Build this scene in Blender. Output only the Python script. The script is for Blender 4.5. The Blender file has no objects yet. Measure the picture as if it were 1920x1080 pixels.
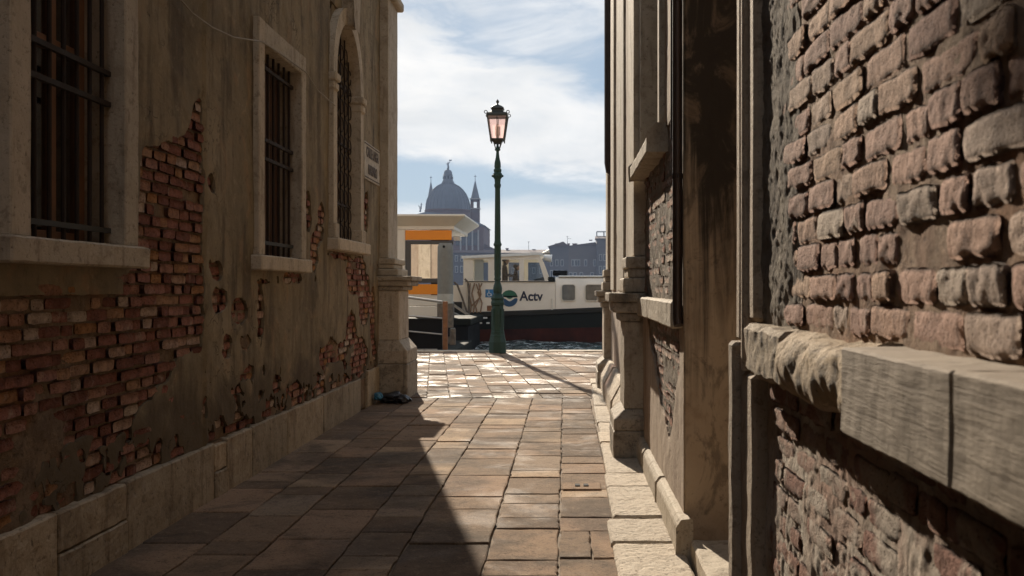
import bpy, bmesh, math, random
import numpy as np
from mathutils import Vector, Matrix, Euler
random.seed(7)
S = bpy.context.scene
COL = S.collection
# ------------------------------------------------------------------ camera
EYE = 1.4
F = 35.0 / 36.0 * 1920.0          # focal length in photo pixels
VX, VY = 1060.0, 540.0            # vanishing point of the alley
cam_d = bpy.data.cameras.new('camera')
cam_d.lens = 35.0; cam_d.sensor_width = 36.0
cam_d.shift_x = -(VX - 960.0) / 1920.0
cam_d.clip_start = 0.05; cam_d.clip_end = 6000
cam_d.dof.use_dof = True; cam_d.dof.focus_distance = 11.0; cam_d.dof.aperture_fstop = 9.0
cam = bpy.data.objects.new('camera', cam_d); COL.objects.link(cam)
cam.location = (0, 0, EYE); cam.rotation_euler = (math.radians(90), 0, 0)
S.camera = cam
# ------------------------------------------------------------------ sun and sky
SUN_EL, SUN_AZ = math.radians(25.5), math.radians(12.4)    # ahead, a little to the left
sun_d = bpy.data.lights.new('sun', 'SUN')
sun_d.energy = 5.0; sun_d.angle = math.radians(0.53); sun_d.color = (1.0, 0.87, 0.7)
sun = bpy.data.objects.new('sun', sun_d); COL.objects.link(sun)
to_sun = Vector((-math.sin(SUN_AZ) * math.cos(SUN_EL), math.cos(SUN_AZ) * math.cos(SUN_EL), math.sin(SUN_EL)))
sun.rotation_euler = (-to_sun).to_track_quat('-Z', 'Y').to_euler()
sun.location = to_sun * 60
W = bpy.data.worlds.new('World'); S.world = W; W.use_nodes = True
wt = W.node_tree; wt.nodes.clear()


class NT:
    """small helper around a node tree"""
    def __init__(s, nt): s.nt = nt
    def n(s, t, ins=None, **props):
        nd = s.nt.nodes.new(t)
        for k, v in props.items(): setattr(nd, k, v)
        for k, v in (ins or {}).items():
            sk = nd.inputs[k]
            if isinstance(v, bpy.types.NodeSocket): s.nt.links.new(v, sk)
            else: sk.default_value = v
        return nd
    def m(s, op, a, b=0.0, c=None, clamp=False):
        nd = s.n('ShaderNodeMath', {0: a, 1: b}, operation=op, use_clamp=clamp)
        if c is not None:
            if isinstance(c, bpy.types.NodeSocket): s.nt.links.new(c, nd.inputs[2])
            else: nd.inputs[2].default_value = c
        return nd.outputs[0]
    def smooth(s, x, a, b, lo=0.0, hi=1.0):
        nd = s.n('ShaderNodeMapRange', {'Value': x, 'From Min': a, 'From Max': b, 'To Min': lo, 'To Max': hi}, interpolation_type='SMOOTHSTEP')
        return nd.outputs[0]
    def lin(s, x, a, b, lo=0.0, hi=1.0):
        return s.n('ShaderNodeMapRange', {'Value': x, 'From Min': a, 'From Max': b, 'To Min': lo, 'To Max': hi}).outputs[0]
    def ramp(s, x, stops, mode='LINEAR'):
        nd = s.n('ShaderNodeValToRGB', {'Fac': x}); e = nd.color_ramp; e.interpolation = mode
        while len(e.elements) < len(stops): e.elements.new(0.5)
        for el, (p, c) in zip(e.elements, stops):
            el.position = p; el.color = (c[0], c[1], c[2], 1)
        return nd.outputs[0]
    def mix(s, f, a, b, mode='MIX'):
        nd = s.n('ShaderNodeMix', data_type='RGBA', blend_type=mode)
        for k, v in ((0, f), (6, a), (7, b)):
            if isinstance(v, bpy.types.NodeSocket): s.nt.links.new(v, nd.inputs[k])
            else: nd.inputs[k].default_value = v if not isinstance(v, tuple) else (v[0], v[1], v[2], 1)
        return nd.outputs[2]
    def noise(s, vec, scale, detail=4.0, rough=0.55, dist=0.0, dim='3D'):
        nd = s.n('ShaderNodeTexNoise', {'Vector': vec, 'Scale': scale, 'Detail': detail, 'Roughness': rough, 'Distortion': dist})
        return nd.outputs[0]
    def stretch(s, vec, sc, loc=(0, 0, 0)):
        return s.n('ShaderNodeMapping', {'Vector': vec, 'Scale': sc, 'Location': loc}).outputs[0]


w = NT(wt)
sky = w.n('ShaderNodeTexSky', sky_type='NISHITA', sun_disc=False, sun_elevation=SUN_EL, sun_rotation=-SUN_AZ,
          air_density=1.0, dust_density=0.15, ozone_density=3.0)
tc = w.n('ShaderNodeTexCoord').outputs['Generated']
sep = w.n('ShaderNodeSeparateXYZ', {0: tc})
hor = w.m('SQRT', w.m('ADD', w.m('MULTIPLY', sep.outputs[0], sep.outputs[0]), w.m('MULTIPLY', sep.outputs[1], sep.outputs[1])))
hor = w.m('MAXIMUM', hor, 0.02)
uu = w.m('DIVIDE', sep.outputs[0], hor)
ww = w.m('DIVIDE', sep.outputs[2], hor)
cv = w.n('ShaderNodeCombineXYZ', {0: uu, 1: ww, 2: w.m('DIVIDE', sep.outputs[1], hor)}).outputs[0]
n1 = w.noise(w.stretch(cv, (5, 16, 5)), 1.0, 7, 0.6, 0.6)
n2 = w.noise(w.stretch(cv, (16, 46, 16), (3, 1, 0)), 1.0, 6, 0.6, 0.4)
n3 = w.noise(w.stretch(cv, (3, 9, 3), (9, 4, 2)), 1.0, 8, 0.62, 0.9)
warp = w.m('ADD', w.m('MULTIPLY', w.m('SUBTRACT', n1, 0.5), 0.11), w.m('MULTIPLY', w.m('SUBTRACT', n2, 0.5), 0.035))
t1 = w.m('ADD', w.m('MULTIPLY_ADD', uu, 0.36, ww), warp)
t2 = w.m('ADD', w.m('MULTIPLY_ADD', uu, 0.13, ww), w.m('MULTIPLY', warp, 0.55))
t3 = w.m('ADD', ww, w.m('MULTIPLY', warp, 0.7))
band = w.m('MULTIPLY', w.smooth(t2, 0.105, 0.124), w.smooth(t1, 0.19, 0.225, 1.0, 0.0))
low = w.smooth(t3, 0.07, 0.104, 0.97, 0.0)
low = w.m('MULTIPLY', low, w.smooth(n3, 0.3, 0.5, 0.8, 1.0))
wisps = w.m('MULTIPLY', w.smooth(n3, 0.42, 0.68), w.smooth(t1, 0.2, 0.235, 0.0, 0.75))
cl = w.m('MAXIMUM', w.m('MAXIMUM', band, low), wisps)
cl = w.m('MULTIPLY', cl, w.lin(n2, 0.25, 0.6, 0.78, 1.0), clamp=True)
cloud_col = w.mix(w.lin(n1, 0.3, 0.7), (6.8, 6.9, 6.9), (8.9, 8.7, 8.4))
thin = w.mix(0.8, sky.outputs[0], (3.15, 3.85, 4.6))
skycol = w.mix(cl, thin, cloud_col)
bg = w.n('ShaderNodeBackground', {'Color': skycol, 'Strength': 0.082})
wo = w.n('ShaderNodeOutputWorld', {'Surface': bg.outputs[0]})
S.view_settings.view_transform = 'Standard'; S.view_settings.look = 'None'
S.view_settings.exposure = 0.62; S.view_settings.gamma = 1.0; S.view_settings.use_curve_mapping = False
S.cycles.max_bounces = 8; S.cycles.diffuse_bounces = 5; S.cycles.glossy_bounces = 4
S.cycles.transmission_bounces = 6; S.cycles.transparent_max_bounces = 12; S.cycles.volume_bounces = 0
S.cycles.sample_clamp_indirect = 6.0; S.cycles.caustics_reflective = False; S.cycles.caustics_refractive = False


# ------------------------------------------------------------------ materials
def mat(name):
    m = bpy.data.materials.new(name); m.use_nodes = True
    nt = m.node_tree; nt.nodes.clear(); h = NT(nt)
    b = h.n('ShaderNodeBsdfPrincipled'); o = h.n('ShaderNodeOutputMaterial', {'Surface': b.outputs[0]})
    h.b = b; h.o = o
    h.pos = h.n('ShaderNodeNewGeometry').outputs['Position']
    return m, h


def rnd(h):
    a = h.n('ShaderNodeObjectInfo').outputs['Random']
    b = h.n('ShaderNodeNewGeometry').outputs['Random Per Island']
    return h.m('FRACT', h.m('ADD', a, b))


def link(h, sock, v):
    if isinstance(v, bpy.types.NodeSocket): h.nt.links.new(v, h.b.inputs[sock])
    else: h.b.inputs[sock].default_value = v if not isinstance(v, tuple) else (*v, 1)


def bump(h, height, strength, dist, normal=None):
    ins = {'Height': height, 'Strength': strength, 'Distance': dist}
    if normal is not None: ins['Normal'] = normal
    return h.n('ShaderNodeBump', ins).outputs[0]


def plain(name, col, rough=0.6, metal=0.0, var=0.12, scale=6.0, bmp=0.0, spec=0.5):
    m, h = mat(name)
    n = h.noise(h.pos, scale, 5, 0.6)
    c = h.mix(h.lin(n, 0.3, 0.7), tuple(x * (1 - var) for x in col), tuple(min(1, x * (1 + var)) for x in col))
    link(h, 'Base Color', c); link(h, 'Roughness', h.lin(n, 0.3, 0.7, rough * 0.85, min(1, rough * 1.15)))
    link(h, 'Metallic', metal); link(h, 'Specular IOR Level', spec)
    if bmp: link(h, 'Normal', bump(h, h.noise(h.pos, scale * 6, 5, 0.65), 0.6, bmp))
    return m


M = {}


def brick_mat(name, cols, bstr, fine, crust, crustcol, dark=0.55):
    m, h = mat(name)
    r = rnd(h)
    c = h.ramp(r, cols)
    n = h.noise(h.pos, 14, 6, 0.65)
    c = h.mix(h.smooth(n, 0.35, 0.7, 0.0, dark), c, tuple(x * 0.35 for x in cols[0][1]))
    n2 = h.noise(h.pos, 5.0, 6, 0.62, 0.8)
    c = h.mix(h.smooth(n2, 0.62 - crust, 0.78 - crust, 0.0, 0.75), c, crustcol)
    n3 = h.noise(h.pos, fine, 6, 0.7, 0.3)
    c = h.mix(h.smooth(n3, 0.46, 0.30, 0.0, 0.6), c, tuple(x * 0.3 for x in cols[0][1]))
    link(h, 'Base Color', c); link(h, 'Roughness', 0.92); link(h, 'Specular IOR Level', 0.2)
    v = h.n('ShaderNodeTexVoronoi', {'Vector': h.pos, 'Scale': fine * 1.6}).outputs['Distance']
    pit = h.smooth(v, 0.28, 0.08)
    c = h.mix(h.m('MULTIPLY', h.m('MULTIPLY', pit, h.smooth(n, 0.4, 0.55)), 0.6), c, tuple(x * 0.25 for x in cols[0][1]))
    link(h, 'Base Color', c)
    hh = h.m('SUBTRACT', n3, h.m('MULTIPLY', pit, 0.35))
    link(h, 'Normal', bump(h, hh, 1.0, bstr))
    return m


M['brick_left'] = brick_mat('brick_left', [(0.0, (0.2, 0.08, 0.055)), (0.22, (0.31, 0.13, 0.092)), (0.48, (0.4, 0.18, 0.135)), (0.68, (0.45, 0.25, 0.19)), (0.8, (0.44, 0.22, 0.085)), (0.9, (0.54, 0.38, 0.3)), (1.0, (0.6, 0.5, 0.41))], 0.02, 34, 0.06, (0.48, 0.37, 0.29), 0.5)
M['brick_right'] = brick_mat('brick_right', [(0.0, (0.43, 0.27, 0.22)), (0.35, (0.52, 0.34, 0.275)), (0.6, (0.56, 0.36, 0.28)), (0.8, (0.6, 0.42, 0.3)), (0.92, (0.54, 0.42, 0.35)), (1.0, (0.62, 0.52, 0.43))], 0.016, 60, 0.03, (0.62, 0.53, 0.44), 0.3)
M['brick_salt'] = brick_mat('brick_salt', [(0.0, (0.32, 0.17, 0.13)), (0.5, (0.42, 0.24, 0.18)), (1.0, (0.5, 0.37, 0.3))], 0.022, 55, 0.16, (0.58, 0.52, 0.44), 0.35)


def crumbly(name, a, b, c3, bstr=0.03, fine=22, vert=1.0):
    m, h = mat(name)
    p = h.stretch(h.pos, (1, 1, vert))
    n = h.noise(p, 7, 7, 0.65, 0.5); n2 = h.noise(p, fine, 7, 0.72, 0.4); n4 = h.noise(h.pos, 2.2, 4, 0.6)
    c = h.mix(h.smooth(n, 0.35, 0.65), a, b)
    c = h.mix(h.smooth(n4, 0.5, 0.7, 0, 0.8), c, c3)
    c = h.mix(h.smooth(n2, 0.5, 0.3, 0.0, 0.75), c, tuple(x * 0.3 for x in a))
    link(h, 'Base Color', c); link(h, 'Roughness', 0.95); link(h, 'Specular IOR Level', 0.15)
    link(h, 'Normal', bump(h, n2, 1.0, bstr))
    return m


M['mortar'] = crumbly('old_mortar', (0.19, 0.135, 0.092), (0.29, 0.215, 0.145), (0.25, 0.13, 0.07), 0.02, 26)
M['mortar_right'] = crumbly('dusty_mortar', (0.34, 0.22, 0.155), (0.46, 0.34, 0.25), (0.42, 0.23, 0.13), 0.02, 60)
M['salt_crust'] = crumbly('salt_eroded_render', (0.52, 0.4, 0.32), (0.7, 0.62, 0.53), (0.5, 0.3, 0.23), 0.022, 70, 0.6)
M['grey_render'] = crumbly('grey_rough_render', (0.24, 0.2, 0.165), (0.36, 0.31, 0.25), (0.19, 0.15, 0.125), 0.03, 50, 0.8)


def plaster(name, cols, stains, patch, fleck=0.35, base=0.35):
    m, h = mat(name)
    n = h.noise(h.pos, 1.1, 6, 0.6, 0.4); n2 = h.noise(h.stretch(h.pos, (3, 3, 0.55)), 1.6, 6, 0.62, 0.3)
    n3 = h.noise(h.pos, 11, 7, 0.7); n5 = h.noise(h.pos, 3.1, 5, 0.6, 0.7)
    c = h.ramp(h.lin(n, 0.3, 0.72), [(0.0, cols[0]), (0.5, cols[1]), (1.0, cols[2])])
    c = h.mix(h.smooth(n5, 0.55, 0.68, 0, 0.55), c, patch)
    c = h.mix(h.smooth(n2, 0.47, 0.66, 0.0, 0.75), c, stains)
    n8 = h.noise(h.pos, 8, 8, 0.78, 0.5)
    c = h.mix(h.smooth(n8, 0.48, 0.34, 0.0, 0.5), c, tuple(x * 0.8 for x in stains)); c = h.mix(h.smooth(n8, 0.54, 0.68, 0.0, 0.4), c, tuple(min(1, x * 1.25) for x in cols[2]))
    z = h.n('ShaderNodeSeparateXYZ', {0: h.pos}).outputs[2]
    tide = h.m('ADD', z, h.m('MULTIPLY', h.m('SUBTRACT', n5, 0.5), 1.3))      # damp line with a ragged shape
    c = h.mix(h.smooth(tide, 0.95, 0.55, 0.0, base), c, stains)
    c = h.mix(h.smooth(n3, 0.6, 0.75, 0.0, fleck), c, tuple(x * 0.45 for x in stains))
    sc = h.n('ShaderNodeTexVoronoi', {'Vector': h.n('ShaderNodeVectorMath', {0: h.pos, 1: h.n('ShaderNodeTexNoise', {'Vector': h.pos, 'Scale': 5.0, 'Detail': 4.0}).outputs[1]}, operation='ADD').outputs[0], 'Scale': 1.35}, feature='DISTANCE_TO_EDGE').outputs['Distance']
    crack = h.m('MULTIPLY', h.smooth(sc, 0.012, 0.0), h.smooth(n, 0.5, 0.6))
    c = h.mix(h.m('MULTIPLY', crack, 0.7), c, tuple(x * 0.25 for x in stains))
    link(h, 'Base Color', c); link(h, 'Roughness', 0.9); link(h, 'Specular IOR Level', 0.2)
    hh = h.m('ADD', h.m('MULTIPLY', n3, 0.4), h.m('MULTIPLY', n5, 1.0)); hh = h.m('SUBTRACT', hh, h.m('MULTIPLY', crack, 0.3))
    nb = bump(h, hh, 0.8, 0.02)
    link(h, 'Normal', bump(h, h.noise(h.pos, 60, 4, 0.7), 0.5, 0.004, nb))
    return m


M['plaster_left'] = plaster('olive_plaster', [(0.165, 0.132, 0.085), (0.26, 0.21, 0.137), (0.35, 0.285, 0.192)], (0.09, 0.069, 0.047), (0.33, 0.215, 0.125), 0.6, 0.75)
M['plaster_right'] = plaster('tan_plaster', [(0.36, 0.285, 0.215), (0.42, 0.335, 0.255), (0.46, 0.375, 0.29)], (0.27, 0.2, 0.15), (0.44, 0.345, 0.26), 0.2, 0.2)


def stained():
    m, h = mat('black_stained_plaster')
    n = h.noise(h.pos, 1.3, 6, 0.6, 0.5); n2 = h.noise(h.stretch(h.pos, (7, 7, 0.5)), 1.0, 7, 0.65, 0.6); n3 = h.noise(h.pos, 22, 7, 0.75)
    c = h.ramp(h.lin(n, 0.3, 0.7), [(0.0, (0.48, 0.36, 0.245)), (1.0, (0.6, 0.47, 0.33))])
    z = h.n('ShaderNodeSeparateXYZ', {0: h.pos}).outputs[2]
    run = h.m('ADD', h.m('MULTIPLY', z, 0.36), h.m('MULTIPLY', h.m('SUBTRACT', n2, 0.5), 1.7))    # mould runs spreading from the gutter
    run = h.m('ADD', run, h.m('MULTIPLY', h.m('SUBTRACT', n, 0.5), 0.8))
    c = h.mix(h.smooth(run, 0.36, 0.8, 0.0, 0.95), c, (0.035, 0.027, 0.02))
    n6 = h.noise(h.stretch(h.pos, (1, 1, 0.6)), 4.5, 7, 0.7, 0.8)
    c = h.mix(h.smooth(n6, 0.5, 0.64, 0.0, 0.55), c, (0.34, 0.24, 0.155))
    c = h.mix(h.smooth(n6, 0.46, 0.36, 0.0, 0.5), c, (0.05, 0.038, 0.028))
    c = h.mix(h.smooth(n3, 0.58, 0.7, 0.0, 0.5), c, (0.06, 0.045, 0.032))
    link(h, 'Base Color', c); link(h, 'Roughness', 0.9); link(h, 'Specular IOR Level', 0.2)
    link(h, 'Normal', bump(h, n3, 0.7, 0.01))
    return m


M['stained'] = stained()


def stone(name, a, b, dirt, dscale=3.0, dlo=0.5, bst=0.012, pit=40, rough=0.8, streak=False, perobj=0.12, pitlo=0.43):
    m, h = mat(name)
    r = rnd(h)
    n = h.noise(h.pos, dscale, 6, 0.65, 0.5); n2 = h.noise(h.pos, pit, 6, 0.7)
    n4 = h.noise(h.stretch(h.pos, (6, 6, 0.8)), 2.0, 5, 0.6)
    c = h.mix(h.lin(h.noise(h.pos, dscale * 2.3, 4), 0.3, 0.7), a, b)
    c = h.mix(h.smooth(n, dlo, dlo + 0.22, 0.0, 0.8), c, dirt)
    if streak: c = h.mix(h.smooth(n4, 0.52, 0.7, 0.0, 0.6), c, dirt)
    n7 = h.noise(h.pos, 17, 7, 0.75, 0.4)
    c = h.mix(h.smooth(n7, 0.47, 0.36, 0.0, 0.55), c, tuple(x * 0.8 for x in dirt))
    c = h.mix(h.smooth(n2, pitlo, 0.3, 0.0, 0.8), c, tuple(x * 0.4 for x in dirt))
    c = h.mix(1.0, c, h.ramp(r, [(0.0, (1 - perobj * 2,) * 3), (1.0, (1, 1 - perobj * 0.2, 1 - perobj * 0.4))]), 'MULTIPLY')
    link(h, 'Base Color', c); link(h, 'Roughness', rough); link(h, 'Specular IOR Level', 0.3)
    link(h, 'Normal', bump(h, h.m('ADD', n2, h.m('MULTIPLY', n, 0.8)), 0.9, bst))
    return m


M['istria'] = stone('istrian_stone', (0.5, 0.43, 0.33), (0.6, 0.52, 0.41), (0.27, 0.21, 0.145), 2.5, 0.52, 0.008, 45, streak=True)
M['plinth'] = stone('worn_plinth_stone', (0.48, 0.4, 0.29), (0.6, 0.51, 0.385), (0.23, 0.17, 0.105), 2.2, 0.5, 0.01, 30, streak=True, perobj=0.2)
M['istria_dirty'] = stone('black_crusted_stone', (0.42, 0.36, 0.28), (0.5, 0.44, 0.35), (0.1, 0.08, 0.06), 4.0, 0.5, 0.012, 40, streak=True)
M['kerb'] = stone('pitted_white_stone', (0.6, 0.51, 0.4), (0.7, 0.61, 0.49), (0.32, 0.23, 0.15), 5.0, 0.56, 0.03, 30, pitlo=0.47)
M['band_stone'] = stone('brown_band_stone', (0.42, 0.32, 0.215), (0.54, 0.425, 0.295), (0.19, 0.14, 0.09), 5.0, 0.54, 0.025, 55)
M['rough_stone'] = stone('gritty_concrete_stone', (0.44, 0.355, 0.265), (0.53, 0.43, 0.33), (0.2, 0.15, 0.105), 4.0, 0.57, 0.01, 90)


def sawn():
    m, h = mat('sawn_stone')
    n = h.noise(h.stretch(h.pos, (1, 1.2, 22)), 5, 6, 0.7); n2 = h.noise(h.pos, 18, 6, 0.7)
    c = h.mix(h.lin(n, 0.3, 0.7), (0.235, 0.19, 0.145), (0.31, 0.255, 0.195))
    c = h.mix(h.smooth(n2, 0.42, 0.3, 0, 0.5), c, (0.1, 0.08, 0.06))
    link(h, 'Base Color', c); link(h, 'Roughness', 0.85); link(h, 'Specular IOR Level', 0.25)
    link(h, 'Normal', bump(h, h.m('ADD', n, h.m('MULTIPLY', n2, 0.6)), 0.7, 0.006))
    return m


M['sawn'] = sawn()


def paving(name, cols, r0, r1, bst, wet=0.0):
    m, h = mat(name)
    r = rnd(h)
    c = h.ramp(r, cols)
    n = h.noise(h.pos, 2.4, 6, 0.6, 0.4); n2 = h.noise(h.pos, 75, 6, 0.8); n3 = h.noise(h.pos, 13, 8, 0.78, 0.3)
    c = h.mix(h.smooth(n, 0.45, 0.7, 0.0, 0.55), c, (0.09, 0.068, 0.05))
    c = h.mix(h.smooth(h.noise(h.pos, 0.75, 5, 0.6, 0.6), 0.45, 0.62, 0.0, 0.6), c, (0.055, 0.044, 0.036))
    c = h.mix(h.smooth(n3, 0.52, 0.68, 0.0, 0.55), c, (0.38, 0.29, 0.2))
    c = h.mix(h.smooth(n3, 0.48, 0.34, 0.0, 0.6), c, (0.075, 0.056, 0.04))
    c = h.mix(h.smooth(n2, 0.49, 0.34, 0.0, 0.75), c, (0.05, 0.04, 0.03))
    c = h.mix(h.smooth(n2, 0.56, 0.7, 0.0, 0.45), c, (0.45, 0.35, 0.25))
    link(h, 'Base Color', c)
    link(h, 'Roughness', h.smooth(h.noise(h.pos, 1.3, 6, 0.7, 0.6), 0.36, 0.52, r0, r1)); link(h, 'Specular IOR Level', wet)
    hh = h.m('ADD', h.m('MULTIPLY', n3, 0.8), h.m('MULTIPLY', n2, 0.5))
    link(h, 'Normal', bump(h, hh, 0.9, bst * 1.3))
    return m


PCOL = [(0.0, (0.13, 0.088, 0.06)), (0.25, (0.19, 0.132, 0.088)), (0.5, (0.25, 0.168, 0.108)), (0.7, (0.29, 0.19, 0.125)), (0.85, (0.24, 0.18, 0.13)), (1.0, (0.37, 0.265, 0.175))]
PCOL = [(q, tuple(v * 1.35 for v in c)) for q, c in PCOL]
M['slab'] = paving('trachyte_slab', PCOL, 0.75, 0.95, 0.012, 0.25)
M['slab_quay'] = paving('polished_quay_slab', PCOL, 0.42, 0.92, 0.02, 0.3)
M['joint'] = plain('sandy_joint', (0.2, 0.145, 0.095), 0.95, var=0.3, scale=20, bmp=0.01)
M['iron'] = plain('rusty_iron', (0.022, 0.013, 0.009), 0.85, 0.0, 0.4, 20, 0.002)
M['iron_grey'] = plain('painted_iron', (0.045, 0.045, 0.042), 0.8, 0.0, 0.3, 20, 0.002)
M['wood_red'] = plain('brown_shutter_wood', (0.085, 0.042, 0.028), 0.6, 0, 0.35, 10, 0.003)
M['wood_orange'] = plain('varnished_frame_wood', (0.2, 0.095, 0.045), 0.45, 0, 0.2, 10, 0.002)
M['curtain'] = plain('pale_curtain', (0.55, 0.53, 0.47), 0.9, 0, 0.1, 5)
M['dark_room'] = plain('dark_interior', (0.03, 0.027, 0.022), 0.9)
M['pipe'] = plain('brown_copper_pipe', (0.05, 0.032, 0.024), 0.45, 0.4, 0.25, 8, 0.001)
M['cable'] = plain('grey_cable', (0.3, 0.26, 0.2), 0.7)
M['sign_white'] = plain('faded_whitewash', (0.5, 0.46, 0.4), 0.9, 0, 0.25, 16, 0.002)
M['sign_ink'] = plain('faded_sign_ink', (0.13, 0.11, 0.1), 0.9, 0, 0.5, 40)
M['lamp_green'] = plain('dark_green_cast_iron', (0.007, 0.03, 0.021), 0.5, 0.0, 0.25, 12, 0.002, 0.3)
M['lamp_dark'] = plain('blackened_lantern_metal', (0.03, 0.032, 0.026), 0.45, 0.4, 0.3, 15)
M['white_paint'] = plain('cream_boat_paint', (0.84, 0.77, 0.67), 0.35, 0, 0.06, 2)
M['kiosk_white'] = plain('off_white_panel', (0.74, 0.68, 0.58), 0.5, 0, 0.06, 2)
M['hull_red'] = plain('antifouling_red_paint', (0.06, 0.016, 0.009), 0.85, 0, 0.6, 1.5, 0, 0.2)
M['hull_dark'] = plain('black_green_hull_paint', (0.014, 0.016, 0.012), 0.85, 0, 0.3, 3, 0, 0.15)
M['rail_olive'] = plain('dark_rubbing_strake', (0.026, 0.024, 0.018), 0.8, 0, 0.3, 3, 0, 0.2)
M['navy'] = plain('navy_lettering', (0.012, 0.018, 0.045), 0.5)
M['logo_green'] = plain('logo_green', (0.02, 0.12, 0.07), 0.5)
M['logo_blue'] = plain('logo_blue', (0.015, 0.07, 0.16), 0.5)
M['sign_blue'] = plain('access_sign_blue', (0.03, 0.17, 0.38), 0.5)
M['pure_white'] = plain('white_print', (0.8, 0.8, 0.78), 0.5, 0, 0.03)
M['orange'] = plain('orange_sign_band', (0.85, 0.27, 0.005), 0.45, 0, 0.04, 2)
M['grey_frame'] = plain('dark_grey_frame', (0.07, 0.065, 0.06), 0.5, 0.2)
M['black'] = plain('black_rubber', (0.01, 0.01, 0.01), 0.85, spec=0.15)
M['pile_grey'] = plain('grey_painted_pile', (0.2, 0.2, 0.18), 0.7, 0, 0.15, 6, 0.004)
M['pile_white'] = plain('pale_pile_band', (0.4, 0.4, 0.36), 0.7, 0, 0.15, 6)
M['pile_wood'] = plain('wet_pile_timber', (0.14, 0.11, 0.08), 0.8, 0, 0.5, 9, 0.01)
M['rust_post'] = plain('rusty_orange_post', (0.22, 0.1, 0.045), 0.7, 0.2, 0.35, 12, 0.002)
M['galv'] = plain('galvanised_steel', (0.42, 0.4, 0.37), 0.4, 0.6, 0.15, 12)
M['rope'] = plain('tan_rope', (0.27, 0.17, 0.1), 0.9, 0, 0.35, 30, 0.004)
M['cloth_dark'] = plain('dark_jacket_cloth', (0.018, 0.02, 0.03), 0.9)
M['skin'] = plain('skin', (0.42, 0.25, 0.17), 0.55)
M['bag_black'] = plain('black_plastic_bag', (0.012, 0.012, 0.014), 0.3, 0, 0.3, 20, 0.01)
M['bag_blue'] = plain('blue_plastic_scrap', (0.02, 0.14, 0.24), 0.35, 0, 0.3, 20, 0.006)
M['lead'] = plain('lead_dome_sheet', (0.13, 0.14, 0.16), 0.6, 0, 0.15, 0.3)
M['far_brick'] = plain('far_dark_brick', (0.13, 0.075, 0.06), 0.9, 0, 0.2, 0.2)
M['far_wall'] = plain('far_grey_wall', (0.1, 0.083, 0.075), 0.9, 0, 0.25, 0.12)
M['far_wall2'] = plain('far_ochre_wall', (0.13, 0.096, 0.075), 0.9, 0, 0.25, 0.12)
M['far_white'] = plain('far_stone_trim', (0.36, 0.34, 0.32), 0.9, 0, 0.1, 0.3)
M['far_roof'] = plain('far_tile_roof', (0.09, 0.055, 0.042), 0.9, 0, 0.25, 0.3)
M['cabin_glass'] = plain('dim_cabin_glass', (0.1, 0.095, 0.08), 0.08, 0, 0.5, 3)
M['far_pane'] = plain('far_dark_pane', (0.02, 0.022, 0.025), 0.2)


def glass(name, tint=(1, 1, 1), refl=0.25, rough=0.02):
    m, h = mat(name); h.nt.nodes.remove(h.b)
    fr = h.n('ShaderNodeFresnel', {'IOR': 1.5}).outputs[0]
    f = h.m('ADD', h.m('MULTIPLY', fr, 0.5 if refl == 0 else 1.0), refl, clamp=True)
    t = h.n('ShaderNodeBsdfTransparent', {'Color': (*tint, 1)}); g = h.n('ShaderNodeBsdfGlossy', {'Roughness': rough})
    mx = h.n('ShaderNodeMixShader', {0: f, 1: t.outputs[0], 2: g.outputs[0]})
    h.nt.links.new(mx.outputs[0], h.o.inputs[0]); return m


M['glass'] = glass('window_glass', (0.9, 0.92, 0.92), 0.0)
M['glass_mirror'] = glass('dark_kiosk_glass', (0.12, 0.1, 0.09), 0.55)
M['glass_dusty'] = glass('old_window_glass', (0.6, 0.58, 0.52), 0.2, 0.08)


def pink():
    m, h = mat('pink_lantern_glass'); h.nt.nodes.remove(h.b)
    d = h.n('ShaderNodeBsdfTranslucent', {'Color': (0.95, 0.72, 0.68, 1)}); t = h.n('ShaderNodeBsdfTransparent', {'Color': (1.0, 0.86, 0.83, 1)})
    g = h.n('ShaderNodeBsdfGlossy', {'Roughness': 0.15})
    a = h.n('ShaderNodeMixShader', {0: 0.3, 1: t.outputs[0], 2: d.outputs[0]})
    b = h.n('ShaderNodeMixShader', {0: 0.06, 1: a.outputs[0], 2: g.outputs[0]})
    h.nt.links.new(b.outputs[0], h.o.inputs[0]); return m


M['pink'] = pink()


def water():
    m, h = mat('canal_water')
    sp = h.n('ShaderNodeSeparateXYZ', {0: h.pos})
    f1 = h.noise(h.stretch(h.pos, (1.6, 3.2, 1)), 1.5, 7, 0.72, 1.2); near = h.smooth(sp.outputs[1], 37.5, 33.5)
    foam_glint = h.m('MULTIPLY', h.smooth(f1, 0.53, 0.62), near)                # white wash along the hull, also painted in place of sun sparkle
    link(h, 'Base Color', h.mix(foam_glint, (0.015, 0.045, 0.045), (0.75, 0.78, 0.78))); link(h, 'Roughness', h.m('MULTIPLY_ADD', foam_glint, 0.5, 0.06)); link(h, 'IOR', 1.33)
    a = h.noise(h.stretch(h.pos, (0.7, 1, 1)), 2.2, 5, 0.6, 0.4); b = h.noise(h.pos, 0.5, 3, 0.5)
    link(h, 'Normal', bump(h, h.m('ADD', a, b), 1.0, 0.25)); return m


M['water'] = water()


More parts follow.
